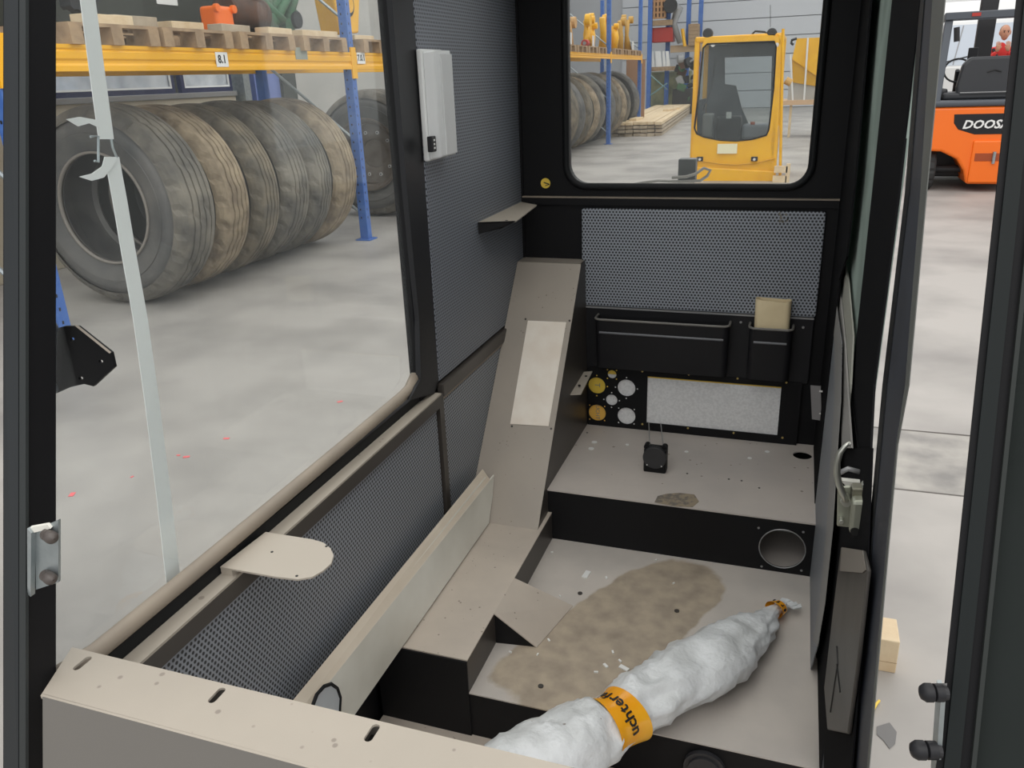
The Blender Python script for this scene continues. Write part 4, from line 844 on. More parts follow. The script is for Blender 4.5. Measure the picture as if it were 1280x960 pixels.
# side console
t = thing('side_console', (-.65, 1.9, ZL), 'tall sloping grey-brown steel side console left of the seat platform', 'console')
A, B = GX(654, 327, -.760), GY(727, 330, 2.232); B.x = -.572
bl, br = Vector((-.703, 1.742, ZL)), Vector((-.567, 1.742, ZL))
tl, tr_ = Vector((-.757, 2.235, 1.138)), Vector((-.572, 2.235, 1.138))
bl2 = Vector((-.766, 1.742, ZL))
m = MB(); m.hexa([bl2, br, tr_, Vector((-.766, 2.235, 1.138))], [p+Vector((0, .003, 0)) for p in (bl2, br, tr_, Vector((-.766, 2.235, 1.138)))]); m.build('front_panel', CONS, t)
m = MB(); m.prism([br+Vector((0, .003, 0)), tr_+Vector((0, .003, 0)), Vector((-.572, YR-.001, 1.138)), Vector((-.567, YR-.001, ZL)), ], (-.003, 0, 0)); m.build('side_panel', DARKP, t)
m = MB(); m.prism([(-.567, 1.742, ZF), (-.567, 1.85, ZF), (-.567, 1.85, ZL), (-.567, 1.742, ZL)], (-.003, 0, 0)); m.build('side_panel', DARKP, t)
m = MB(); m.box((-.766, 2.235, 1.135), (-.572, YR-.001, 1.138)); m.build('top_panel', CONS, t)
def onfront(u, v, off=0):
    n = (tr_-br).cross(bl-br).normalized(); d = ray(u, v); k_ = (br-CAM).dot(n)/d.dot(n); p = CAM+d*k_
    if n.y > 0: n = -n
    return p+n*off
q = [onfront(*p_, .001) for p_ in ((660, 401), (708, 403), (686, 533), (638, 530))]
m = MB(); m.hexa(q, [p+Vector((0, -.001, .0007)) for p in q]); m.build('cover_plate', BRUSH, t)
for u, v in ((657, 399), (712, 401), (689, 536), (640, 533)):
    p = onfront(u, v); m = MB(); m.cyl(p, onfront(u, v, .002), .003, 10); m.build('screw', DARKP, t)
p = [GX(*q_, -.569) for q_ in ((732, 457), (741, 457), (713, 497), (702, 495))]
p = [Vector((-.569, 2.25, .80)), Vector((-.545, 2.262, .80)), Vector((-.540, 2.10, .788)), Vector((-.569, 2.09, .788))]
m = MB(); m.hexa(p, [q_+Vector((0, 0, -.003)) for q_ in p]); bb = m.build('bracket', BEIGE, t)
for y in (2.14, 2.22):
    m = MB(); m.cyl((-.555, y, .796), (-.555, y, .7995), .004, 10); m.build('screw_hole', INK, bb)
p = GX(712, 357, -.570); 
# rear wall with window hole
wx0, wx1, wz0, wz1 = -.623, .028, 1.356, 1.93
outl = [(XL, YR, .03), (XR+.01, YR, .03), (XR+.01, YR, 2.0), (XL, YR, 2.0)]
hole = [(x, YR, z_) for x, z_ in rrect(wx0, wz0, wx1, wz1, .055, 8)]
m = MB(); m.plate(outl, [hole], (0, .03, 0)); struct(m.build('wall_back', BLK))
m = MB(); m.box((wx0-.003, YR+.012, wz0-.003), (wx1+.003, YR+.016, wz1+.003)); struct(m.build('window_2', GLSR))
m = MB(); m.tube([(x, YR-.003, z_) for x, z_ in rrect(wx0-.006, wz0-.006, wx1+.006, wz1+.006, .06, 8)], .0105, 8, closed=True); tag(m.build('window_seal', RUB, smooth=True), 'black rubber seal around the rear window', 'seal')
# upper wall fold: light ledge line under the window
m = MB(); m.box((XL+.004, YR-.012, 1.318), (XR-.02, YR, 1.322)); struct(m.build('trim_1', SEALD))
m = MB(); m.box((XL+.004, YR-.010, 1.298), (XR-.02, YR, 1.318)); struct(m.build('trim_2', BLK))
q = GY(682, 229, YR-.003); m = MB(); m.cyl(q, q+Vector((0, -.0015, 0)), .0145, 24); t = m.build('round_sticker', YSTK); tag(t, 'small round yellow spot low beside the rear window corner', 'sticker')
m = MB(); m.cbox(q+Vector((.003, -.002, 0)), (.016, .001, .003), Matrix.Rotation(.3, 3, 'Y')); m.cbox(q+Vector((.006, -.002, -.005)), (.014, .001, .002), Matrix.Rotation(-.3, 3, 'Y')); m.build('mark', INK, t)
# rear perforated panel
m = MB(); m.prism([(x, YR-.014, z_) for x, z_ in rrect(-.583, 1.0, .080, 1.289, .008, 3)], (0, .013, 0)); tag(m.build('rear_foam_panel', PANR, bevel=.004), 'grey perforated foam panel below the rear window', 'panel')
m = MB(); 
for i in range(16):
    p = GY(979+random.uniform(-6, 6), 272+random.uniform(-6, 6), YR-.0145); m.cbox(p, (.004, .0006, .004), Matrix.Rotation(i, 3, 'Y'))
tag(m.build('glue_mark', mat('glue', (.22, .20, .16), .8)), 'small brownish rub mark near the top right of the rear foam panel', 'mark', kind='stuff')
# storage pocket panel
t = thing('storage_pocket_panel', (-.25, YR, .80), 'black moulded plastic panel with a wide and a narrow pocket under the foam panel', 'panel')
m = MB(); m.prism([(x, YR-.012, z_) for x, z_ in rrect(-.58, .802, .078, .998, .008, 3)], (0, .011, 0)); m.build('back_panel', BLK2, t, bevel=.003)
m = MB(); m.box((-.578, YR-.016, .994), (.076, YR-.012, .999)); m.build('top_lip', GRY, t)
def pocket(x0, x1, name):
    d = .055; y0 = YR-.012; zt = .975; zb2 = .818
    pk = MB(); o_ = []; n = 5; r = .018
    prof = [(x0, y0), ]+[(x0+r-r*cos(a*pi/2/n), y0-d+r-r*sin(a*pi/2/n)) for a in range(n+1)]+[(x1-r+r*sin(a*pi/2/n), y0-d+r-r*cos(a*pi/2/n)) for a in range(n+1)]+[(x1, y0)]
    lo = [((x-(x0+x1)/2)*.985+(x0+x1)/2, y0-(y0-y)*.72) for x, y in prof]
    th = .004; cx = (x0+x1)/2
    inn = [((x-cx)*(1-2*th/(x1-x0))+cx, min(y+th, y0)) for x, y in prof]; inl = [((x-cx)*(1-2*th/(x1-x0))+cx, min(y+th, y0)) for x, y in lo]
    bm = pk.bm; N_ = len(prof)
    V = [[bm.verts.new((x, y, z_)) for x, y in L_] for L_, z_ in ((lo, zb2), (prof, zt), (inn, zt), (inl, zb2+.006))]
    for k_ in range(3):
        for i in range(N_-1): bm.faces.new((V[k_][i], V[k_][i+1], V[k_+1][i+1], V[k_+1][i]))
    bm.faces.new(V[0][::-1]); bm.faces.new(V[3])
    pk.build(name, BLK2, t, smooth=True, auto=40)
    m = MB(); m.tube([(x, y-.001, zt) for x, y in prof], .0035, 6); m.build('pocket_rim', mat('worn_rim', (.20, .19, .175), .5) if 'worn_rim' not in bpy.data.materials else bpy.data.materials['worn_rim'], t)
    m = MB(); yy = y0-d*.955; m.tube([(x0+.014, yy+.001, .934), (x1-.014, yy+.001, .934)], .0035, 6); m.build('crease_highlight', mat('crease', (.16, .165, .18), .3) if 'crease' not in bpy.data.materials else bpy.data.materials['crease'], t)  # pale tube paints the highlight along the pocket crease
pocket(-.532, -.146, 'wide_pocket'); pocket(-.092, .024, 'narrow_pocket')
for x, z_ in ((-.118, .975), (.05, .97)):
    m = MB(); m.cyl((x, YR-.0125, z_), (x, YR-.015, z_), .0035, 10); m.build('screw', GRY, t)
# cardboard sleeve in the narrow pocket
o_ = [(x, y) for x, y in rrect(-.078, YR-.056, .014, YR-.018, .016, 5)]
i_ = [(x, y) for x, y in rrect(-.075, YR-.053, .011, YR-.021, .013, 5)]
m = MB(); bm = m.bm; N_ = len(o_)
def wob(x): return 1.050+.004*sin(x*60)
V = [[bm.verts.new((x, y, .90)) for x, y in o_], [bm.verts.new((x*1.04-.0005, y, wob(x))) for x, y in o_], [bm.verts.new((x*1.04-.0005, y, wob(x))) for x, y in i_], [bm.verts.new((x, y, .90)) for x, y in i_]]
for k_ in range(3):
    for i in range(N_): bm.faces.new((V[k_][i], V[k_][(i+1) % N_], V[k_+1][(i+1) % N_], V[k_+1][i]))
tag(m.build('cardboard_sleeve', CARD, smooth=True, auto=50), 'open tan cardboard sleeve standing in the narrow pocket', 'cardboard')
# gauge panel with real holes
t = thing('gauge_panel', (-.25, YR, .62), 'black steel gauge panel with round cut-outs and a large rectangular opening', 'panel')
yg = YR-.016
circs = [(746, 482, 10.5), (783, 485, 10.8), (765, 468, 5.3), (764.5, 500, 7), (746.5, 516, 10.5), (783, 520, 10.8)]
hol = []; cc = []
for u, v, r in circs:
    p = GY(u, v, yg); rad = r/1004.5*(p-CAM).length*1.03; cc.append((p.x, p.z, rad)); hol.append(circ(p.x, p.z, rad, 28, lambda a, b: (a, yg, b)))
R0, R1 = GY(808, 527, yg), GY(977, 482, yg)
rx0, rx1, rz0, rz1 = R0.x, R1.x, .636, .789
hol.append([(rx0, yg, rz0), (rx1, yg, rz0), (rx1, yg, rz1), (rx0, yg, rz1)])
m = MB(); m.plate([(-.566, yg, ZS), (.062, yg, ZS), (.062, yg, .806), (-.566, yg, .806)], hol, (0, .003, 0)); m.build('face_plate', BLK, t)
m = MB(); m.box((rx0-.004, yg+.005, rz0-.006), (rx1+.006, yg+.009, rz1-.006)); m.build('felt_board', FELT, t)
m = MB(); m.box((rx0-.004, yg+.006, rz1-.006), (rx1+.006, yg+.009, rz1+.006)); m.build('yellow_strip', YSTK, t)
cols = [YSTK, FELT, YSTK, FELT, OSTK, FELT]
for i, (x, z_, r) in enumerate(cc):
    m = MB(); m.cyl((x, yg+.005, z_), (x, yg+.008, z_), r+.004, 24); b_ = m.build('backing_disc', cols[i], t)
    if i in (0, 4): text('T' if i == 0 else 'UCHT', .018 if i else .024, frame((x, yg+.0045, z_), (0, 0, -1) if i else (0, 0, -1), (1, 0, 0)), GRY, 'lettering', b_, .0002)
    if i == 2:
        m = MB(); m.box((x-r, yg+.0035, z_-r), (x+r, yg+.0048, z_-.001)); m.build('felt_piece', FELT, b_)
    for k_ in range(4):
        an = pi/4+k_*pi/2 if i in (2, 4, 5) else k_*pi/2; rr2 = r+.0065
        m = MB(); q = Vector((x+cos(an)*rr2, yg-.0003, z_+sin(an)*rr2)); m.cyl(q, q+Vector((0, .001, 0)), .0022, 8); m.build('screw_hole', cols[i], t)
for u, v in ((803, 464), (861, 468), (922, 473), (983, 478), (803, 530), (860, 535), (917, 541), (978, 547)):
    q = GY(u, v, yg); m = MB(); m.cyl(q, q+Vector((0, -.002, 0)), .003, 10); m.build('screw', mat('brass_screw', (.6, .45, .15), .4, .6) if 'brass_screw' not in bpy.data.materials else bpy.data.materials['brass_screw'], t)
# round sensor on the platform
t = thing('round_sensor', (-.31, 2.02, ZS), 'small black round device on a square bracket with two wires, on the seat platform', 'sensor')
q = hz(818, 590, ZS); y0 = q.y
c0 = GY(818, 573, y0-.012)
m = MB(); m.cyl((c0.x, y0-.012, c0.z), (c0.x, y0+.006, c0.z), .0325, 32); m.build('disc', mat('dark_disc', (.028, .028, .03), .5), t, bevel=.002)
m = MB(); m.box((c0.x-.031, y0-.006, ZS), (c0.x+.031, y0+.03, c0.z+.024)); m.build('bracket', BLK, t, bevel=.004)
for s in (-1, 1):
    m = MB(); m.cyl((c0.x+s*.024, y0, c0.z+.026), (c0.x+s*.024, y0+.02, c0.z+.026), .008, 12); m.build('mount_ear', BLK, t)
    m = MB(); m.cyl((c0.x+s*.020, y0-.013, c0.z-.022), (c0.x+s*.020, y0-.010, c0.z-.022), .002, 8); m.build('screw', ALU, t)
m = MB(); m.tube([(c0.x-.017, y0+.01, c0.z+.03), GY(811, 528, yg-.004)], .0016, 5); m.build('wire', GRY, t)
m = MB(); m.tube([(c0.x+.020, y0+.01, c0.z+.03), GY(826, 529, yg-.004)], .0016, 5); m.build('wire', GRY, t)

# ---------------------------------------------------------------- left wall
rail_z = .958
# lower and rear panels
def onx(pts, x): return [GX(u, v, x) for u, v in pts]
m = MB(); m.box((XL-.035, .52, .30), (XL-.0145, YR+.03, .93)); 
m.build('wall_left', BLK)['kind'] = 'structure'
m = MB(); a = GX(517, 470, XL).y; m.box((XL-.035, GX(525, 470, XL).y+.02, .93), (XL-.0145, YR+.03, 2.0)); struct(m.build('wall_left', BLK))
pl = [(XL, .53, .48), (XL, 1.603, .48), (XL, 1.603, .915), (XL, .53, .915)]
m = MB(); m.prism([(XL, .56, .44), (XL, 1.607, .44), (XL, 1.607, .921), (XL, .56, .921)], (-.012, 0, 0)); tag(m.build('lower_foam_panel', PANL, bevel=.004), 'long grey perforated foam panel under the side window rail', 'panel')
m = MB(); m.prism([(XL, 1.640, .44), (XL, 2.28, .44), (XL, 2.28, .932), (XL, 1.640, .928)], (-.012, 0, 0)); tag(m.build('rear_lower_foam_panel', PANL, bevel=.004), 'small grey perforated foam panel left of the side console', 'panel')
yu = GX(549, 474, XL).y; yt = GX(517, 0, XL).y
m = MB(); m.prism([(XL, yu, .978), (XL, 2.296, .975), (XL, 2.296, 1.99), (XL, yt, 1.99), (XL, yt, 1.8)], (-.012, 0, 0)); tag(m.build('upper_foam_panel', PANU, bevel=.004), 'tall grey perforated foam panel between side window and rear wall', 'panel')
# post and bar between them
m = MB(); m.box((XL-.01, 1.612, .42), (XL+.006, 1.636, .95)); struct(m.build('wall_post', DARKP))
m = MB(); m.box((XL-.01, 1.636, .938), (XL+.008, YR, .972)); struct(m.build('trim_3', DARKP, bevel=.003))
m = MB(); m.box((XL-.008, 1.64, .930), (XL+.003, YR, .936)); struct(m.build('trim_4', SEALD))
# window rail (ledge) under the side window
m = MB()
xo = GZ(345, 658, rail_z).x
m.box((XL-.05, .53, rail_z-.004), (XL+.012, 1.612, rail_z)); rl = m.build('trim_5', SILLM); struct(rl)
m = MB(); m.box((XL+.008, .53, .925), (XL+.012, 1.612, rail_z-.004)); struct(m.build('trim_6', DARKP))
m = MB(); m.box((XL-.05, .53, .90), (XL-.012, 1.612, rail_z-.004)); struct(m.build('trim_7', BLK))
# window outline on plane XW
XW = XL-.020
ol = [GX(u, v, XW) for u, v in ((72, 845), (119, 816), (236, 720), (320, 650), (420, 566), (480, 515), (500, 498), (512, 486), (519, 470), (521, 450), (517, 380), (510, 300), (502, 220), (492, 110), (483, 0))]
tt = (ol[-1]-ol[-3]).normalized(); ol.append(ol[-1]+tt*.25)
m = MB(); m.tube(ol[:8]+[ol[8]], .0125, 10); sl = m.build('window_seal', SEALD, smooth=True); tag(sl, 'dusty rounded seal along the lower edge of the side window', 'seal')
m = MB(); m.tube([p+Vector((.0, .012, 0)) for p in ol[6:]], .012, 10); tag(m.build('window_seal', RUB, smooth=True), 'black rubber seal up the rear edge of the side window', 'seal')
# frame strip between seal and foam panel; groove under the seal
rr1 = [p+Vector((.0, 0, 0)) for p in ol[8:]]
fr_o = [GX(u, v, XL-.002) for u, v in ((543, 492), (549, 474), (545, 400), (532, 240), (517, 0))]; fr_o.append(fr_o[-1]+(fr_o[-1]-fr_o[-2])*.8)
fr_i = [GX(u, v, XL-.002) for u, v in ((512, 500), (526, 474), (524, 400), (509, 240), (490, 0))]; fr_i.append(fr_i[-1]+(fr_i[-1]-fr_i[-2])*.8)
m = MB()
for i in range(5): m.hexa([fr_o[i], fr_o[i+1], fr_i[i+1], fr_i[i]], [p+Vector((-.012, 0, 0)) for p in (fr_o[i], fr_o[i+1], fr_i[i+1], fr_i[i])])
struct(m.build('window_frame', BLK2))
m = MB(); g = [GX(u, v, XW) for u, v in ((119, 816), (320, 650), (480, 515))]
m.box((XW-.016, .53, .93), (XW+.004, 1.60, g[1].z-.014)); struct(m.build('trim_8', RUB))
gl = [Vector((XW-.004, p.y, p.z)) for p in ol]; top = [Vector((XW-.004, gl[-1].y, 2.0)), Vector((XW-.004, GX(70, -60, XL).y, 2.0)), Vector((XW-.004, GX(70, 400, XL).y, GX(70, 400, XL).z)), Vector((XW-.004, GX(70, 845, XL).y, gl[0].z-.001))]
m = MB(); m.prism(gl+top, (-.004, 0, 0)); struct(m.build('window_1', GLS))
# half-round bracket on the rail
hs = [GZ(u, v, .972) for u, v in ((289, 711), (345, 667), (390, 674), (404, 678), (413, 685), (417, 694), (414, 704), (404, 713), (390, 721), (372, 724), (345, 721))]
m = MB(); m.prism(hs, (0, 0, -.003)); t = m.build('half_round_bracket', BEIGE); tag(t, 'beige half-round steel bracket plate on the side window rail', 'bracket')
for u, v in ((340, 690), (408, 683), (371, 720)):
    p = GZ(u, v, .972); m = MB(); m.cyl(p, p+Vector((0, 0, .0006)), .0022, 10); m.build('screw_hole', INK, t)
m = MB(); a, b = GZ(289, 711, .9715), GZ(345, 667, .9715); m.prism([a, b, b+Vector((-.02, 0, 0)), a+Vector((-.02, 0, 0))], (0, 0, -.014)); m.build('flange', BEIGE, t)
# wall bracket at the rear
zb3 = 1.306
q = [Vector((XL+.001, 1.935, zb3)), Vector((XL+.001, 2.285, zb3)), GZ(671, 256, zb3), GZ(645, 276, zb3)]
m = MB(); m.prism(q, (0, 0, -.003)); t = m.build('wall_bracket', BEIGE); tag(t, 'beige rectangular shelf bracket high on the rear left wall', 'bracket')
m = MB(); m.hexa([q[0]+Vector((0, -.003, 0)), q[3]+Vector((0, -.003, 0)), q[3]+Vector((-.04, -.003, -.02)), q[0]+Vector((0, -.003, -.03))], [q[0], q[3], q[3]+Vector((-.04, 0, -.02)), q[0]+Vector((0, 0, -.03))]); m.build('front_lip', BLK, t)
for p in (q[3]*.72+q[0]*.28, q[2]*.75+q[1]*.25):
    m = MB(); m.cyl(p+Vector((0, .01, .0)), p+Vector((0, .01, .0007)), .004, 10); m.build('screw_hole', INK, t)
# interior lamp
t = thing('interior_lamp', (XL, 1.66, 1.49), 'white ribbed interior lamp on the upper left wall with a black switch', 'lamp')
ly0, ly1, lz0, lz1 = 1.635, 1.745, 1.487, 1.712
m = MB(); m.box((XL, ly0, lz0), (XL+.014, ly1, lz1)); m.build('base', WHT2, t, bevel=.004)
m = MB(); m.prism([(XL+.014, ly0+.003, lz0+.003), (XL+.034, ly0+.020, lz0+.006), (XL+.036, ly1-.010, lz0+.006), (XL+.014, ly1-.002, lz0+.003)], (0, 0, lz1-lz0-.008)); ln_ = m.build('lens', LENS, t, bevel=.004)
for i in range(16):
    y = ly0+.045+i*.0037; m = MB(); m.box((XL+.0345, y, lz0+.01), (XL+.0372, y+.0018, lz1-.01)); m.build('rib', LENS, ln_)
q = GX(540, 180, XL+.026); m = MB(); m.box((XL+.020, q.y-.012, q.z-.016), (XL+.032, q.y+.010, q.z+.016)); sw = m.build('switch', BLK2, t, bevel=.002)
for k_ in range(3):
    m = MB(); m.box((XL+.032, q.y-.004, q.z-.010+k_*.008), (XL+.0325, q.y+.003, q.z-.006+k_*.008)); m.build('switch_mark', WHT, sw)
# cream trunking cover leaning on the ledge
t = thing('trunking_cover', (-.70, 1.3, ZL), 'long cream L-shaped trunking cover lying along the left side', 'cover')
xt = -.700
y0_, y1_ = .60, 1.735
nn = Vector((-.052, .0, .052))
fa, fb = Vector((xt, y0_, .548)), Vector((xt, 1.734, .545)); fc, fd = Vector((xt-.012, 1.82, .643)), Vector((xt-.012, y0_, .666))
m = MB(); m.hexa([fa, fb, Vector((xt-.006, 1.785, .60)), fc, fd], [p+Vector((-.004, 0, 0)) for p in (fa, fb, Vector((xt-.006, 1.785, .60)), fc, fd)]); m.build('face', CREAM, t)
tA, tB = Vector((xt-.037, y0_, .678)), Vector((xt-.037, 1.80, .668))
m = MB(); m.hexa([fd, fc+Vector((0, -.03, 0)), tB, tA], [p+Vector((0, 0, -.004)) for p in (fd, fc+Vector((0, -.03, 0)), tB, tA)]); m.build('top_flange', CREAMD, t)
m = MB(); m.tube([tuple(fd+Vector((-.011, 0, .005))), tuple(fc+Vector((-.011, -.04, .011)))], .0018, 6); m.build('crease', CREAM, t)
m = MB(); cpx = [GX(u, v, xt+.002) for u, v in ((390, 884), (396, 868), (405, 858), (414, 855), (421, 860), (425, 872), (424, 890))]
m.tube([tuple(p) for p in cpx], .0035, 6); m.build('grommet_edge', RUB, t)
m = MB(); m.poly([tuple(p+Vector((.0008, 0, 0))) for p in cpx]); m.build('cut_out', mat('pale_hole', (.50, .53, .55), .5), t)

# ---------------------------------------------------------------- bagged part on the floor
def bag():
    t = thing('wrapped_bundle', (-.2, 1.25, .47), 'long crumpled white bag bundle bound with orange printed tape, lying over the floor edge', 'bag')
    ctl = [((981, 756), .480, .012, .010), ((973, 760), .482, .018, .014), ((964, 765), .486, .026, .020), ((950, 782), .495, .050, .030), ((918, 805), .50, .078, .040), ((872, 836), .505, .096, .046), ((826, 864), .508, .088, .048),
           ((800, 881), .510, .078, .050), ((769, 902), .515, .052, .046), ((745, 913), .52, .066, .050), ((705, 930), .53, .082, .055), ((655, 955), .54, .074, .052), ((600, 985), .545, .060, .05), ((555, 1010), .545, .045, .04)]
    P = [GZ(u, v, z_) for (u, v), z_, a, b in ctl]; A_ = [c[2]*.9 for c in ctl]; B_ = [c[3] for c in ctl]
    # resample
    S = []; n = 6
    def cr(p0, p1, p2, p3, t_): return .5*((2*p1)+(p2-p0)*t_+(2*p0-5*p1+4*p2-p3)*t_*t_+(3*p1-p0-3*p2+p3)*t_**3)
    for i in range(len(P)-1):
        g_ = lambda L_, k_: L_[min(max(k_, 0), len(L_)-1)]
        for k_ in range(n):
            tt_ = k_/n; S.append((cr(g_(P, i-1), P[i], P[i+1], g_(P, i+2), tt_), cr(g_(A_, i-1), A_[i], A_[i+1], g_(A_, i+2), tt_), cr(g_(B_, i-1), B_[i], B_[i+1], g_(B_, i+2), tt_)))
    from mathutils import noise
    def ring(bm, i, s, sc=1, nz=True, off=0, K=40):
        p, a, b = S[i]; d = (S[min(i+1, len(S)-1)][0]-S[max(i-1, 0)][0]); d.z = 0; d.normalize(); sdv = Vector((d.y, -d.x, 0)); out = []
        for k_ in range(K):
            an = 2*pi*k_/K; c_, s_ = cos(an), sin(an); e = sdv*(a*c_*abs(c_)**-.0)+Vector((0, 0, b*s_))
            q_ = p+e
            if nz:
                w_ = Vector((q_.x*9, q_.y*9, q_.z*9)); amp = .018*min(1, a/.06)
                e2 = e.normalized()*(noise.noise(w_)*amp+abs(noise.noise(w_*2.1))*-.024*min(1, a/.05)+noise.noise(Vector((an*2.5, i*.16, 3)))*.005)
                q_ = q_+e2
            else: q_ = q_+e.normalized()*off
            out.append(bm.verts.new(q_))
        return out
    m = MB(); rs = [ring(m.bm, i, 0) for i in range(len(S))]; K = len(rs[0])
    for i in range(len(rs)-1):
        for k_ in range(K): m.bm.faces.new((rs[i][k_], rs[i][(k_+1) % K], rs[i+1][(k_+1) % K], rs[i+1][k_]))
    m.bm.faces.new(rs[0][::-1]); m.bm.faces.new(rs[-1])
    BAGM = mat('white_bag_film', (.76, .78, .79), .34, noise=((.60, .615, .615), 14, .4, .65, 6), bump=(26, .8, .012), speck=((.30, .27, .25), 30, -.16))
    m.build('bag', BAGM, t, smooth=True)
    TAPE = mat('orange_tape', (.88, .36, .012), .22, noise=((.93, .50, .03), 9, .4, .7))
    for lo, hi, st in ((6*8-3, 6*8+4, 'uchterfer'), (4, 10, 'erfe')):
        m = MB(); rs = [ring(m.bm, i, 0, nz=False, off=.004 if lo > 20 else .003) for i in range(lo, hi+1)]
        for i in range(len(rs)-1):
            for k_ in range(K): m.bm.faces.new((rs[i][k_], rs[i][(k_+1) % K], rs[i+1][(k_+1) % K], rs[i+1][k_]))
        tp = m.build('tape', TAPE, t, smooth=True)
        mid = (lo+hi)//2; p, a, b = S[mid]; d = (S[mid+1][0]-S[mid-1][0]); d.z = 0; d.normalize(); sdv = Vector((d.y, -d.x, 0))
        # letters one by one round the top of the band, reading across it
        nch = len(st)
        for i, ch in enumerate(st):
            an = radians(180-(16+128*i/(nch-1))) if lo > 20 else radians(180-(20+100*i/(nch-1)))
            off = .0055 if lo > 20 else .0045
            e = sdv*(a*cos(an))+Vector((0, 0, b*sin(an))); nrm = (sdv*(cos(an)/a)+Vector((0, 0, sin(an)/b))).normalized()
            tg = (sdv*(-sin(an)*a)+Vector((0, 0, cos(an)*b))).normalized()   # direction of rising angle
            X_ = tg if False else -tg; Y_ = nrm.cross(X_)
            s_ = (.032 if lo > 20 else .014)
            text(ch, s_, frame(p+e+nrm*off, X_, Y_), INK, 'letter', tp, .0003, .0006)
    # ragged tail beyond the small tape
    m = MB(); e0 = S[0][0]; d = (S[0][0]-S[4][0]).normalized()
    for k_ in range(5):
        sdv = Vector((d.y, -d.x, 0)); m.hexa([e0+sdv*.008*(k_-2), e0+sdv*.008*(k_-1), e0+sdv*.010*(k_-1)+d*.022, e0+sdv*.010*(k_-2)+d*(.016+.004*k_)], [v_+Vector((0, 0, .003+.002*(k_ % 2))) for v_ in (e0+sdv*.008*(k_-2), e0+sdv*.008*(k_-1), e0+sdv*.010*(k_-1)+d*.022, e0+sdv*.010*(k_-2)+d*(.016+.004*k_))])
    m.build('bag_tail', BAGM, t)
bag()

# ---------------------------------------------------------------- front sill and front frame posts
t = thing('front_sill', (-.3, .53, .95), 'broad beige dusty front sill with slotted holes at the bottom of the view', 'sill')
zs_ = 1.03; ybk, yfr = .569, .494; xs0 = -.745
def slot(u, v, w=.0045, l=.012):
    p = GZ(u, v, zs_); return [(p.x+a, p.y+b, zs_) for a, b in rrect(-w, -l, w, l, w-.0001, 4)]
slots = [slot(103, 829), slot(271, 869), slot(465, 916)]
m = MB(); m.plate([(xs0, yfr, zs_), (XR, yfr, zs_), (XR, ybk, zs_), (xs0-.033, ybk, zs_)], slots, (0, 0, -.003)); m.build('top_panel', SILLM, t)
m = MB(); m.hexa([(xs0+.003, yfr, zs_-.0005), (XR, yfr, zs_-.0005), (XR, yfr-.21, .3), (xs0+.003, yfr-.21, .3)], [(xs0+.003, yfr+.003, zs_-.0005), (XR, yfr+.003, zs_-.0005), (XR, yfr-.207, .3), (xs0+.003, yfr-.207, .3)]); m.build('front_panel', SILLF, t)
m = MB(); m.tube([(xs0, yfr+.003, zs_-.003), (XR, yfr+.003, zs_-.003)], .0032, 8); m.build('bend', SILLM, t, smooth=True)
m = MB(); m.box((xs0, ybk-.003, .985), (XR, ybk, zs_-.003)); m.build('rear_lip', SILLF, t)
for i, (u, v) in enumerate(((103, 829), (271, 869), (465, 916))):
    p = GZ(u, v, zs_); m = MB(); m.box((p.x-.01, p.y-.016, zs_-.02), (p.x+.01, p.y+.016, zs_-.018)); m.build('slot_nut', [SILLM, IRON, IRON][i], t)
# left post, leaning with the windscreen
def lpost(u0, u1, m_, name, par, front=.0, th=.004, uF=36):
    m = MB(); secs = []
    for v in (-60, 400, 1000):
        yF = GX(uF, v, XL).y+front; a = GY(u0, v, yF); b = GY(u1, v, yF)
        secs.append((a, b, b+Vector((0, th, 0)), a+Vector((0, th, 0))))
    for A_, B_ in zip(secs[:-1], secs[1:]): m.hexa(A_, B_)
    bmesh.ops.remove_doubles(m.bm, verts=m.bm.verts, dist=1e-5)
    return m.build(name, m_, par)
t = thing('front_post', (-.8, .62, 1.0), 'black left front pillar of the cab beside the side window', 'pillar')
m = MB(); secs = []
for v in (-60, 400, 1000):
    F_ = GX(36, v, XL); B_ = GX(70, v, XL); O_ = GY(4, v, F_.y); secs.append((O_, F_, B_, Vector((O_.x, B_.y, O_.z))))
for A_, B_ in zip(secs[:-1], secs[1:]): m.hexa(A_, B_)
m.build('pillar_core', BLK, t)
lpost(5, 23, mat('satin_black', (.018, .021, .023), .4, spec=.3), 'satin_strip', t, -.005)
lpost(24, 32, mat('ribbed_seal', (.028, .032, .032), .5, spec=.3), 'ribbed_seal', t, -.007)
# left galvanised stop bracket
t = thing('stop_bracket', (-.72, .54, 1.2), 'galvanised bracket with two brown rubber stops on the left pillar', 'bracket')
yb_ = GX(36, 690, XL).y-.012
def Pb(u, v, d=0): return GY(u, v, yb_+d)
m = MB(); m.hexa([Pb(44, 663), Pb(73, 650), Pb(73, 728), Pb(45, 737)], [p+Vector((0, .003, 0)) for p in (Pb(44, 663), Pb(73, 650), Pb(73, 728), Pb(45, 737))]); m.build('plate', GALV, t)
m = MB(); m.hexa([Pb(40, 657), Pb(45, 663), Pb(44, 742), Pb(40, 739)], [p+Vector((0, -.006, 0)) for p in (Pb(40, 657), Pb(45, 663), Pb(44, 742), Pb(40, 739))]); m.build('flange', GALV, t)
m = MB(); m.hexa([Pb(40, 657), Pb(62, 653), Pb(66, 658), Pb(45, 663)], [p+Vector((0, -.003, -.001)) for p in (Pb(40, 657), Pb(62, 653), Pb(66, 658), Pb(45, 663))]); m.build('top_flange', CREAM, t)
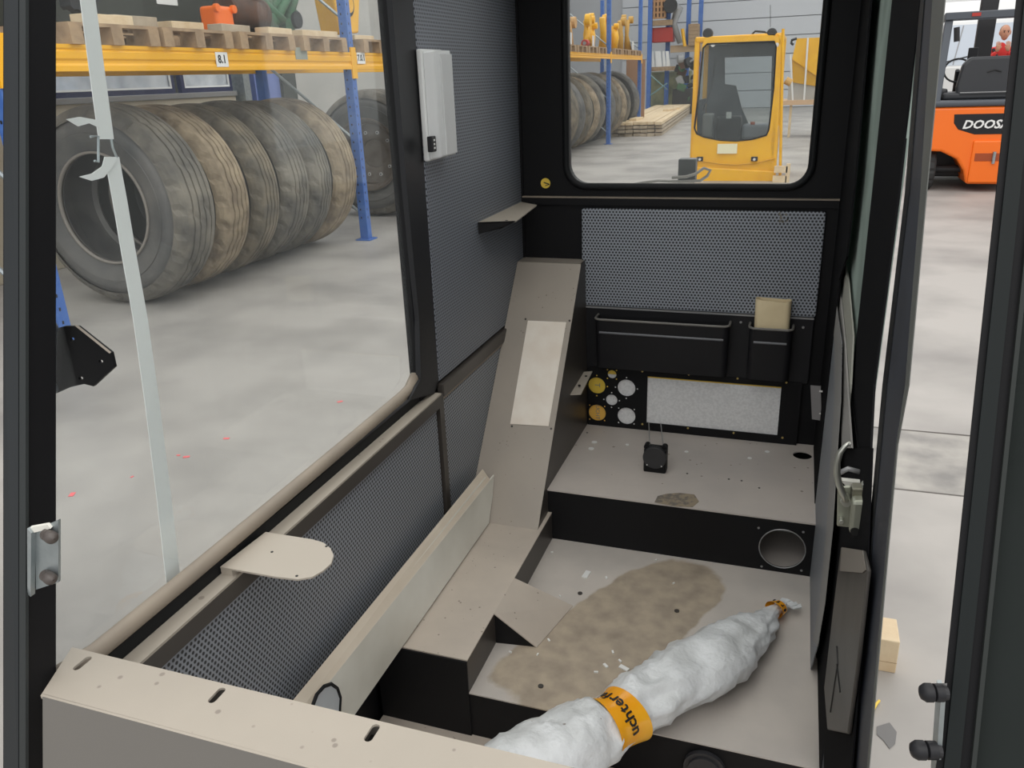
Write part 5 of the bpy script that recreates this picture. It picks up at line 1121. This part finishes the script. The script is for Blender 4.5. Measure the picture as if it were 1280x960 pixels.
def stop(p, dirv, parent, r=.0065, L_=.016, gm=None):
    d = Vector(dirv).normalized(); pr_ = [(0, 0), (r, 0), (r, L_*.45), (r*.72, L_*.5), (r*1.05, L_*.6), (r*1.05, L_*.95), (r*.75, L_*1.2), (0.0005, L_*1.32)]
    m = MB(); m.lathe(pr_, p, d, 20); o = m.build('rubber_stop', gm or GUMR, parent, smooth=True, auto=50)
    m = MB(); m.lathe([(0.0005, -.003), (r*.8, -.003), (r*.8, .001), (0.0005, .001)], p, d, 14); m.build('stud', GALV if gm is None else IRON, o)
stop(Pb(58, 668, -.003), (.9, -.35, .1), t); stop(Pb(57, 719, -.003), (.9, -.35, .1), t)
# black multi-hole bracket
yq = GX(70, 450, XL).y
Pk = lambda u, v, d=0: GY(u, v, yq+.04+d)
t = thing('hinge_bracket', (-.72, yq, 1.4), 'black chamfered bracket plate with three holes standing out from the left pillar', 'bracket')
pts = [(66, 412), (80, 408), (97, 408), (139, 441), (143, 459), (117, 483), (105, 480), (88, 484), (70, 492)]
m = MB(); m.plate([Pk(*p_) for p_ in pts], [circ(0, 0, 1, 10, lambda a, b, u=u, v=v: Pk(u+a*3, v+b*2.4)) for u, v in ((90, 424), (126, 452), (101, 473))], (0, .004, 0)); m.build('plate', BLK, t)
m = MB(); m.hexa([Pk(92, 406, -.001), Pk(98, 407, -.001), Pk(139, 440, -.001), Pk(137, 442, -.001)], [Pk(92, 406, .006), Pk(98, 407, .006), Pk(139, 440, .006), Pk(137, 442, .006)]); m.build('top_edge', BEIGE, t)
for v in (409, 485):
    m = MB(); m.ball(Pk(65, v, -.01), .0065, (1, 1, 1.3)); m.build('weld_knob', SLATE, t, smooth=True)
m = MB(); m.cyl(Pk(66, 415, -.01), Pk(65, 480, -.01), .0042, 10); m.build('hinge_pin', SLATE, t)

# right post
def rpost(off0, off1, depth, m_, name, dy, par):
    m = MB(); secs = []
    for (u, v) in ((1277, -60), (1220, 480), (1166, 1000)):
        i_ = GX(u, v, XR); a = GY(u+off0, v, i_.y+dy); b = GY(u+off1, v, i_.y+dy); secs.append((a, b, b+Vector((0, depth, 0)), a+Vector((0, depth, 0))))
    for A_, B_ in zip(secs[:-1], secs[1:]): m.hexa(A_, B_)
    bmesh.ops.remove_doubles(m.bm, verts=m.bm.verts, dist=1e-5)
    return m.build(name, m_, par)
t = thing('front_post', (.13, .62, 1.0), 'black right front pillar beside the open doorway', 'pillar')
rpost(0, 46, .002, BLK, 'pillar_core', .0, t)
rpost(10, 30, .004, mat('seal_strip', (.011, .014, .014), .5, spec=.2), 'seal_strip', -.003, t)
rpost(44, 50, .006, mat('satin_black2', (.03, .034, .032), .5, spec=.2), 'edge_strip', -.004, t)
rpost(48, 160, .004, GLSK, 'glass_panel', .004, t)
t = thing('stop_bracket', (.12, .56, 1.15), 'galvanised bracket edge with two dark rubber stops on the right pillar', 'bracket')
i_ = GX(1178, 900, XR); yb_ = i_.y-.006
m = MB(); m.hexa([Pb(1176, 874), Pb(1182, 874), Pb(1174, 985), Pb(1168, 985)], [p+Vector((0, .02, 0)) for p in (Pb(1176, 874), Pb(1182, 874), Pb(1174, 985), Pb(1168, 985))]); m.build('flange', GALV, t)
m = MB(); m.hexa([Pb(1166, 854, .005), Pb(1184, 854, .005), Pb(1182, 873, .005), Pb(1170, 868, .005)], [Pb(1166, 854, .008), Pb(1184, 854, .008), Pb(1182, 873, .008), Pb(1170, 868, .008)]); m.build('tab', GRY, t)
stop(Pb(1178, 866, .0), (-.9, -.25, 0), t, .0062, .012, BLK2); stop(Pb(1170, 938, .0), (-.9, -.25, 0), t, .0066, .014, BLK2)

# ---------------------------------------------------------------- right wall
def wallpoly(pts, x, th, m_, name, par=None, bev=0):
    m = MB(); m.prism([GX(u, v, x) for u, v in pts], (th, 0, 0)); return m.build(name, m_, par, bevel=bev)
# rear corner post (stands inward of the wall)
p_ = [GX(u, v, .11) for u, v in ((1088, 0), (1068, 230), (1058, 320), (1049, 350))]
m = MB(); pts = [Vector((.11, p_[0].y+.01, 1.99))]+p_+[Vector((.11, p_[3].y, ZS)), Vector((.11, YR-.017, ZS)), Vector((.11, YR-.017, 1.99))]
m.prism(pts, (.004, 0, 0)); struct(m.build('corner_post', BLKM))
m = MB(); m.box((XL-.012, YR-.006, .5), (XL+.006, YR+.002, 1.99)); struct(m.build('corner_post', BLK))
# side window glass and B pillar
gy0 = GX(1115, 0, XR).y
m = MB(); m.box((XR, 1.20, .95), (XR+.004, YR, 1.99)); struct(m.build('window_3', GLSG))
wp = [(1116, -40), (1153, -40), (1150, 0), (1123, 240), (1092, 480), (1087, 575), (1040, 575), (1048, 540), (1064, 480), (1090, 240), (1115, 0)]
struct(wallpoly(wp, XR-.002, .003, BLKM, 'pillar'))
m = MB(); m.box((.1265, 1.2, .3), (.1285, YR, 1.08)); struct(m.build('wall_right', BLKM))
# cream seal of the side window bottom corner and rear lower trims
t = thing('door_side_panel', (.11, 1.7, .5), 'narrow grey perforated side panel with ribbed edge beside the seat platform', 'panel')
pan = [(.112, 2.275, .47), (.112, 1.45, .47), (.112, 1.31, .70), (.112, 1.305, .90), (.112, 1.55, 1.13), (.112, 1.86, 1.18), (.112, 2.275, 1.18)]
e1 = [GX(u, v, .112) for u, v in ((1041, 350), (1052, 430), (1050, 500), (1046, 560), (1040, 660), (1030, 755), (1022, 806))]
m = MB(); m.prism([Vector((.112, 2.27, 1.16))]+e1+[Vector((.112, e1[-1].y+.1, .462)), Vector((.112, 2.27, .462))], (.002, 0, 0)); m.build('foam_face', PANL, t)
rm_ = mat('ribbed_edge', (.26, .255, .245), .55); nt = rm_.node_tree; wv_ = nt.nodes.new('ShaderNodeTexWave'); wv_.bands_direction = 'Z'; wv_.inputs['Scale'].default_value = 42
tc_ = nt.nodes.new('ShaderNodeTexCoord'); nt.links.new(tc_.outputs['Object'], wv_.inputs['Vector']); bp_ = nt.nodes.new('ShaderNodeBump'); bp_.inputs['Distance'].default_value = .0005; nt.links.new(wv_.outputs['Fac'], bp_.inputs['Height']); nt.links.new(bp_.outputs[0], nt.nodes['Principled BSDF'].inputs['Normal'])
ea = [(1035, 352), (1043, 430), (1043, 500), (1039, 560), (1033, 660), (1024, 755), (1016, 800)]; eb = [(1042, 350), (1052, 430), (1051, 500), (1047, 560), (1041, 660), (1031, 755), (1022, 808)]
m = MB()
for i in range(len(ea)-1):
    q = [GX(*ea[i], .1112), GX(*eb[i], .1112), GX(*eb[i+1], .1112), GX(*ea[i+1], .1112)]; m.hexa(q, [p+Vector((.0006, 0, 0)) for p in q])
bmesh.ops.remove_doubles(m.bm, verts=m.bm.verts, dist=1e-5); m.build('ribbed_edge', rm_, t)
for (us, mm, x, th_, nm) in (([(1043, 346), (1048, 345), (1056, 430), (1060, 500), (1064, 560), (1052, 560), (1050, 500), (1050, 430)], RIB, .117, .003, 'trim_9'), ([(1052, 345), (1055, 322), (1060, 350), (1066, 420), (1063, 480), (1060, 510), (1054, 470)], mat('cream_trim', (.36, .36, .31), .5), .121, .003, 'trim_10')):
    struct(wallpoly(us, x, th_, mm, nm))
# lower black side wall, latch mounting
struct(wallpoly([(1046, 560), (1090, 560), (1084, 700), (1064, 965), (1030, 990), (1029, 825), (1019, 822), (1030, 760), (1040, 660)], .124, .002, BLKM, 'wall_right'))
# brown-grey jamb cover
t = tag(wallpoly([(1051, 684), (1078, 688), (1084, 712), (1072, 820), (1059, 917), (1034, 912), (1030, 860), (1041, 765)], .118, .005, mat('jamb_paint', (.085, .078, .07), .42, spec=.25, noise=((.06, .055, .05), 9, .4, .7)), 'jamb_cover', bev=.002), 'glossy grey-brown jamb cover with a scratch, low beside the doorway', 'cover')
m = MB(); q = [GX(u, v, .1168) for u, v in ((1052, 684), (1078, 688), (1082, 712), (1078, 716), (1050, 714))]; m.prism(q, (.0008, 0, 0)); m.build('cover_cap', mat('beige_cap', (.24, .215, .185), .5), t)
m = MB(); m.tube([GX(u, v, .1172) for u, v in ((1046, 808), (1047, 830), (1044, 850), (1038, 890))], .0012, 5); m.tube([GX(u, v, .1172) for u, v in ((1046, 830), (1050, 865))], .001, 5); m.build('scratch', INK, t)
# leaning door frame slab
t = thing('door_frame', (.14, 1.0, .4), 'dark leaning door frame member along the right side of the doorway', 'door frame')
L0 = [(1153, -40), (1150, 0), (1131, 240), (1103, 480), (1092, 600), (1082, 700), (1060, 960), (1058, 1000)]
R0_ = [(1168, -40), (1165, 0), (1150, 240), (1131, 480), (1120, 555), (1106, 700), (1083, 960), (1080, 1000)]
def strip(La, Ra, x, th, m_, nm, dx=0):
    m = MB()
    for i in range(len(La)-1):
        q = [GX(*La[i], x), GX(*Ra[i], x), GX(*Ra[i+1], x), GX(*La[i+1], x)]; m.hexa(q, [p+Vector((th, 0, 0)) for p in q])
    bmesh.ops.remove_doubles(m.bm, verts=m.bm.verts, dist=1e-5)
    return m.build(nm, m_, t)
strip(L0, R0_, .130, .0015, mat('slate_frame', (.045, .05, .062), .5, spec=.3, noise=((.028, .03, .037), 7, .4, .7)), 'frame_face')
strip([(u, v) for u, v in L0], [(u+5, v) for u, v in L0], .1285, .0015, RUB, 'seal_strip')
Ro = [(1184, -40), (1181, 0), (1158, 240), (1136, 480), (1122, 555), (1109, 700), (1086, 960), (1083, 1000)]
strip(R0_, Ro, .1302, .001, mat('grey_edge_paint', (.13, .135, .125), .5, spec=.2), 'frame_edge')
for u, v in ((1078, 727), (1058, 922)):
    p = GX(u, v, .128); m = MB(); m.ball(p, .003); m.build('screw', ALU, t)
# latch
t = thing('door_latch', (.1, 1.15, 1.0), 'olive-silver door latch with a curved hook handle on the right wall', 'latch')
yl = 1.12
K_ = lambda u, v, d=0: GY(u, v, yl+d)
def quad(pts, d0, d1, nm, m_, bev=0):
    m = MB(); m.hexa([K_(u, v, d0) for u, v in pts], [K_(u, v, d0)+Vector((0, d1, 0)) for u, v in pts]); return m.build(nm, m_, t, bevel=bev)
quad([(1047, 610), (1064, 608), (1064, 660), (1046, 658)], 0, .006, 'back_plate', LATCHM, .002)
quad([(1050, 600), (1077, 603), (1077, 609), (1058, 609)], .03, .01, 'striker', CREAM, .001)
quad([(1065, 627), (1084, 627), (1079, 671), (1061, 668)], -.03, .024, 'housing', LATCHM, .005)
quad([(1065, 611), (1084, 611), (1084, 628), (1065, 628)], -.012, .02, 'upper_block', mat('bronze_block', (.22, .21, .16), .35, .5), .002)
m = MB(); p = K_(1069, 665, -.031); m.cyl(p, p+Vector((0, .002, 0)), .0065, 18); m.build('barrel_hole', INK, t)
hk = [(1063, 553), (1056, 558), (1050, 566), (1046.5, 578), (1046, 592), (1049, 606), (1054, 618), (1058, 627)]
m = MB(); m.tube([K_(u, v, -.02) for u, v in hk], [.0022, .0035, .0042, .0046, .0048, .0048, .0046, .0045], 10); m.build('hook_handle', ZINC, t, smooth=True)
m = MB(); p = K_(1058, 629, -.022); m.cyl(p, p+Vector((0, .02, 0)), .0065, 14); m.build('pivot', ZINC, t)
for u, v, r in ((1053, 627, .0035), (1052, 653, .0035), (1081, 608, .004), (1086, 615, .005)):
    p = K_(u, v, -.012); m = MB(); m.cyl(p, p+Vector((0, .012, 0)), r, 10); m.build('bolt', ZINC, t, bevel=.0006)
m = MB(); m.tube([K_(1050, 591, .05), K_(1060, 586, .05), K_(1075, 590, .05)], .004, 8); m.build('wire_loop', GRY, t, smooth=True)
# small hinge plate on the gauge side wall
m = MB(); q = [GX(u, v, .095) for u, v in ((1013, 482), (1027, 483), (1028, 526), (1015, 524))]; yy = 2.1
q = [GY(u, v, yy) for u, v in ((1013, 482), (1026, 483), (1027, 526), (1015, 524))]
m.hexa(q, [p+Vector((0, .003, 0)) for p in q]); t = m.build('hinge_plate', mat('grey_plate2', (.25, .24, .24), .4)); tag(t, 'small grey rectangular plate beside the right end of the gauge panel', 'plate')
for v in (489, 517):
    p = GY(1024, v, yy-.001); m = MB(); m.cyl(p, p+Vector((.008, 0, 0)), .0025, 8); m.build('pin', ALU, t)
# ceiling with an unseen glass hatch, added to light the interior
m = MB(); m.plate([(XL-.03, .95, 2.0), (XR+.03, .95, 2.0), (XR+.03, YR+.03, 2.0), (XL-.03, YR+.03, 2.0)], [[(x, y, 2.0) for x, y in rrect(-.70, 1.05, .06, 1.95, .06, 5)]], (0, 0, .03)); struct(m.build('ceiling', BLK))
m = MB(); m.box((-.70, 1.05, 2.012), (.06, 1.95, 2.016)); struct(m.build('added_hatch_glass', GLSR))

# ---------------------------------------------------------------- strap outside the side window
t = thing('plastic_strap', (-.83, .9, 1.4), 'white plastic packing strap hanging outside the side window, joined by a wire buckle', 'strap')
xs_ = -.815
def ribbon(cpts, w, nm, m_=WHT2):
    m = MB(); L_ = [GX(u-w/2, v, xs_) for u, v in cpts]; R1_ = [GX(u+w/2, v, xs_) for u, v in cpts]
    for i in range(len(cpts)-1):
        q = [L_[i], R1_[i], R1_[i+1], L_[i+1]]; m.hexa(q, [p+Vector((-.001, 0, 0)) for p in q])
    return m.build(nm, m_, t)
ribbon([(104, -70), (110, 0), (121, 85), (133, 174)], 19, 'upper_strap')
ribbon([(140, 196), (150, 250), (160, 310), (176, 400), (190, 500), (205, 620), (218, 735), (222, 790)], 18, 'lower_strap')
for pts in ([(83, 149), (100, 146), (122, 150), (125, 160), (112, 154), (98, 158)], [(99, 221), (115, 217), (128, 208), (131, 196), (147, 196), (140, 210), (130, 222), (115, 226)]):
    m = MB(); q = [GX(u, v, xs_+.004) for u, v in pts]; m.prism(q, (-.001, 0, 0)); m.build('loose_end', WHT2, t)
m = MB(); m.tube([GX(u, v, xs_+.003) for u, v in ((113, 171), (123, 170), (123, 203), (118, 201))], .0016, 6); m.tube([GX(u, v, xs_+.003) for u, v in ((139, 174), (141, 185), (146, 197))], .0016, 6); m.build('wire_buckle', GALV, t)

# ---------------------------------------------------------------- box and hose outside the rear window
zp_ = GY(860, 229.5, 2.88).z; m = MB(); m.box((GY(797, 230, 2.88).x, YR+.04, zp_-.02), (GY(925, 230, 2.88).x, 2.88, zp_)); tag(m.build('rear_platform', WHT2, bevel=.004), 'pale shelf outside just below the rear window', 'shelf')
m = MB(); a, b = GY(848, 199, 2.75), GY(869, 221, 2.75); m.box((a.x, 2.75, b.z-.02), (b.x, 2.80, a.z)); t = m.build('junction_box', mat('grey_box', (.05, .055, .055), .5), bevel=.003); tag(t, 'small dark grey box standing outside the rear window with hoses', 'box')
m = MB(); m.tube([GY(u, v, 2.72) for u, v in ((790, 231), (806, 228), (822, 226), (850, 227), (875, 226), (884, 220), (888, 213), (880, 210), (870, 217), (858, 221), (840, 222))], .0048, 8)
tag(m.build('grey_hose', mat('hose_grey', (.22, .21, .19), .5), smooth=True), 'grey hose coiled around the small box outside the rear window', 'hose')
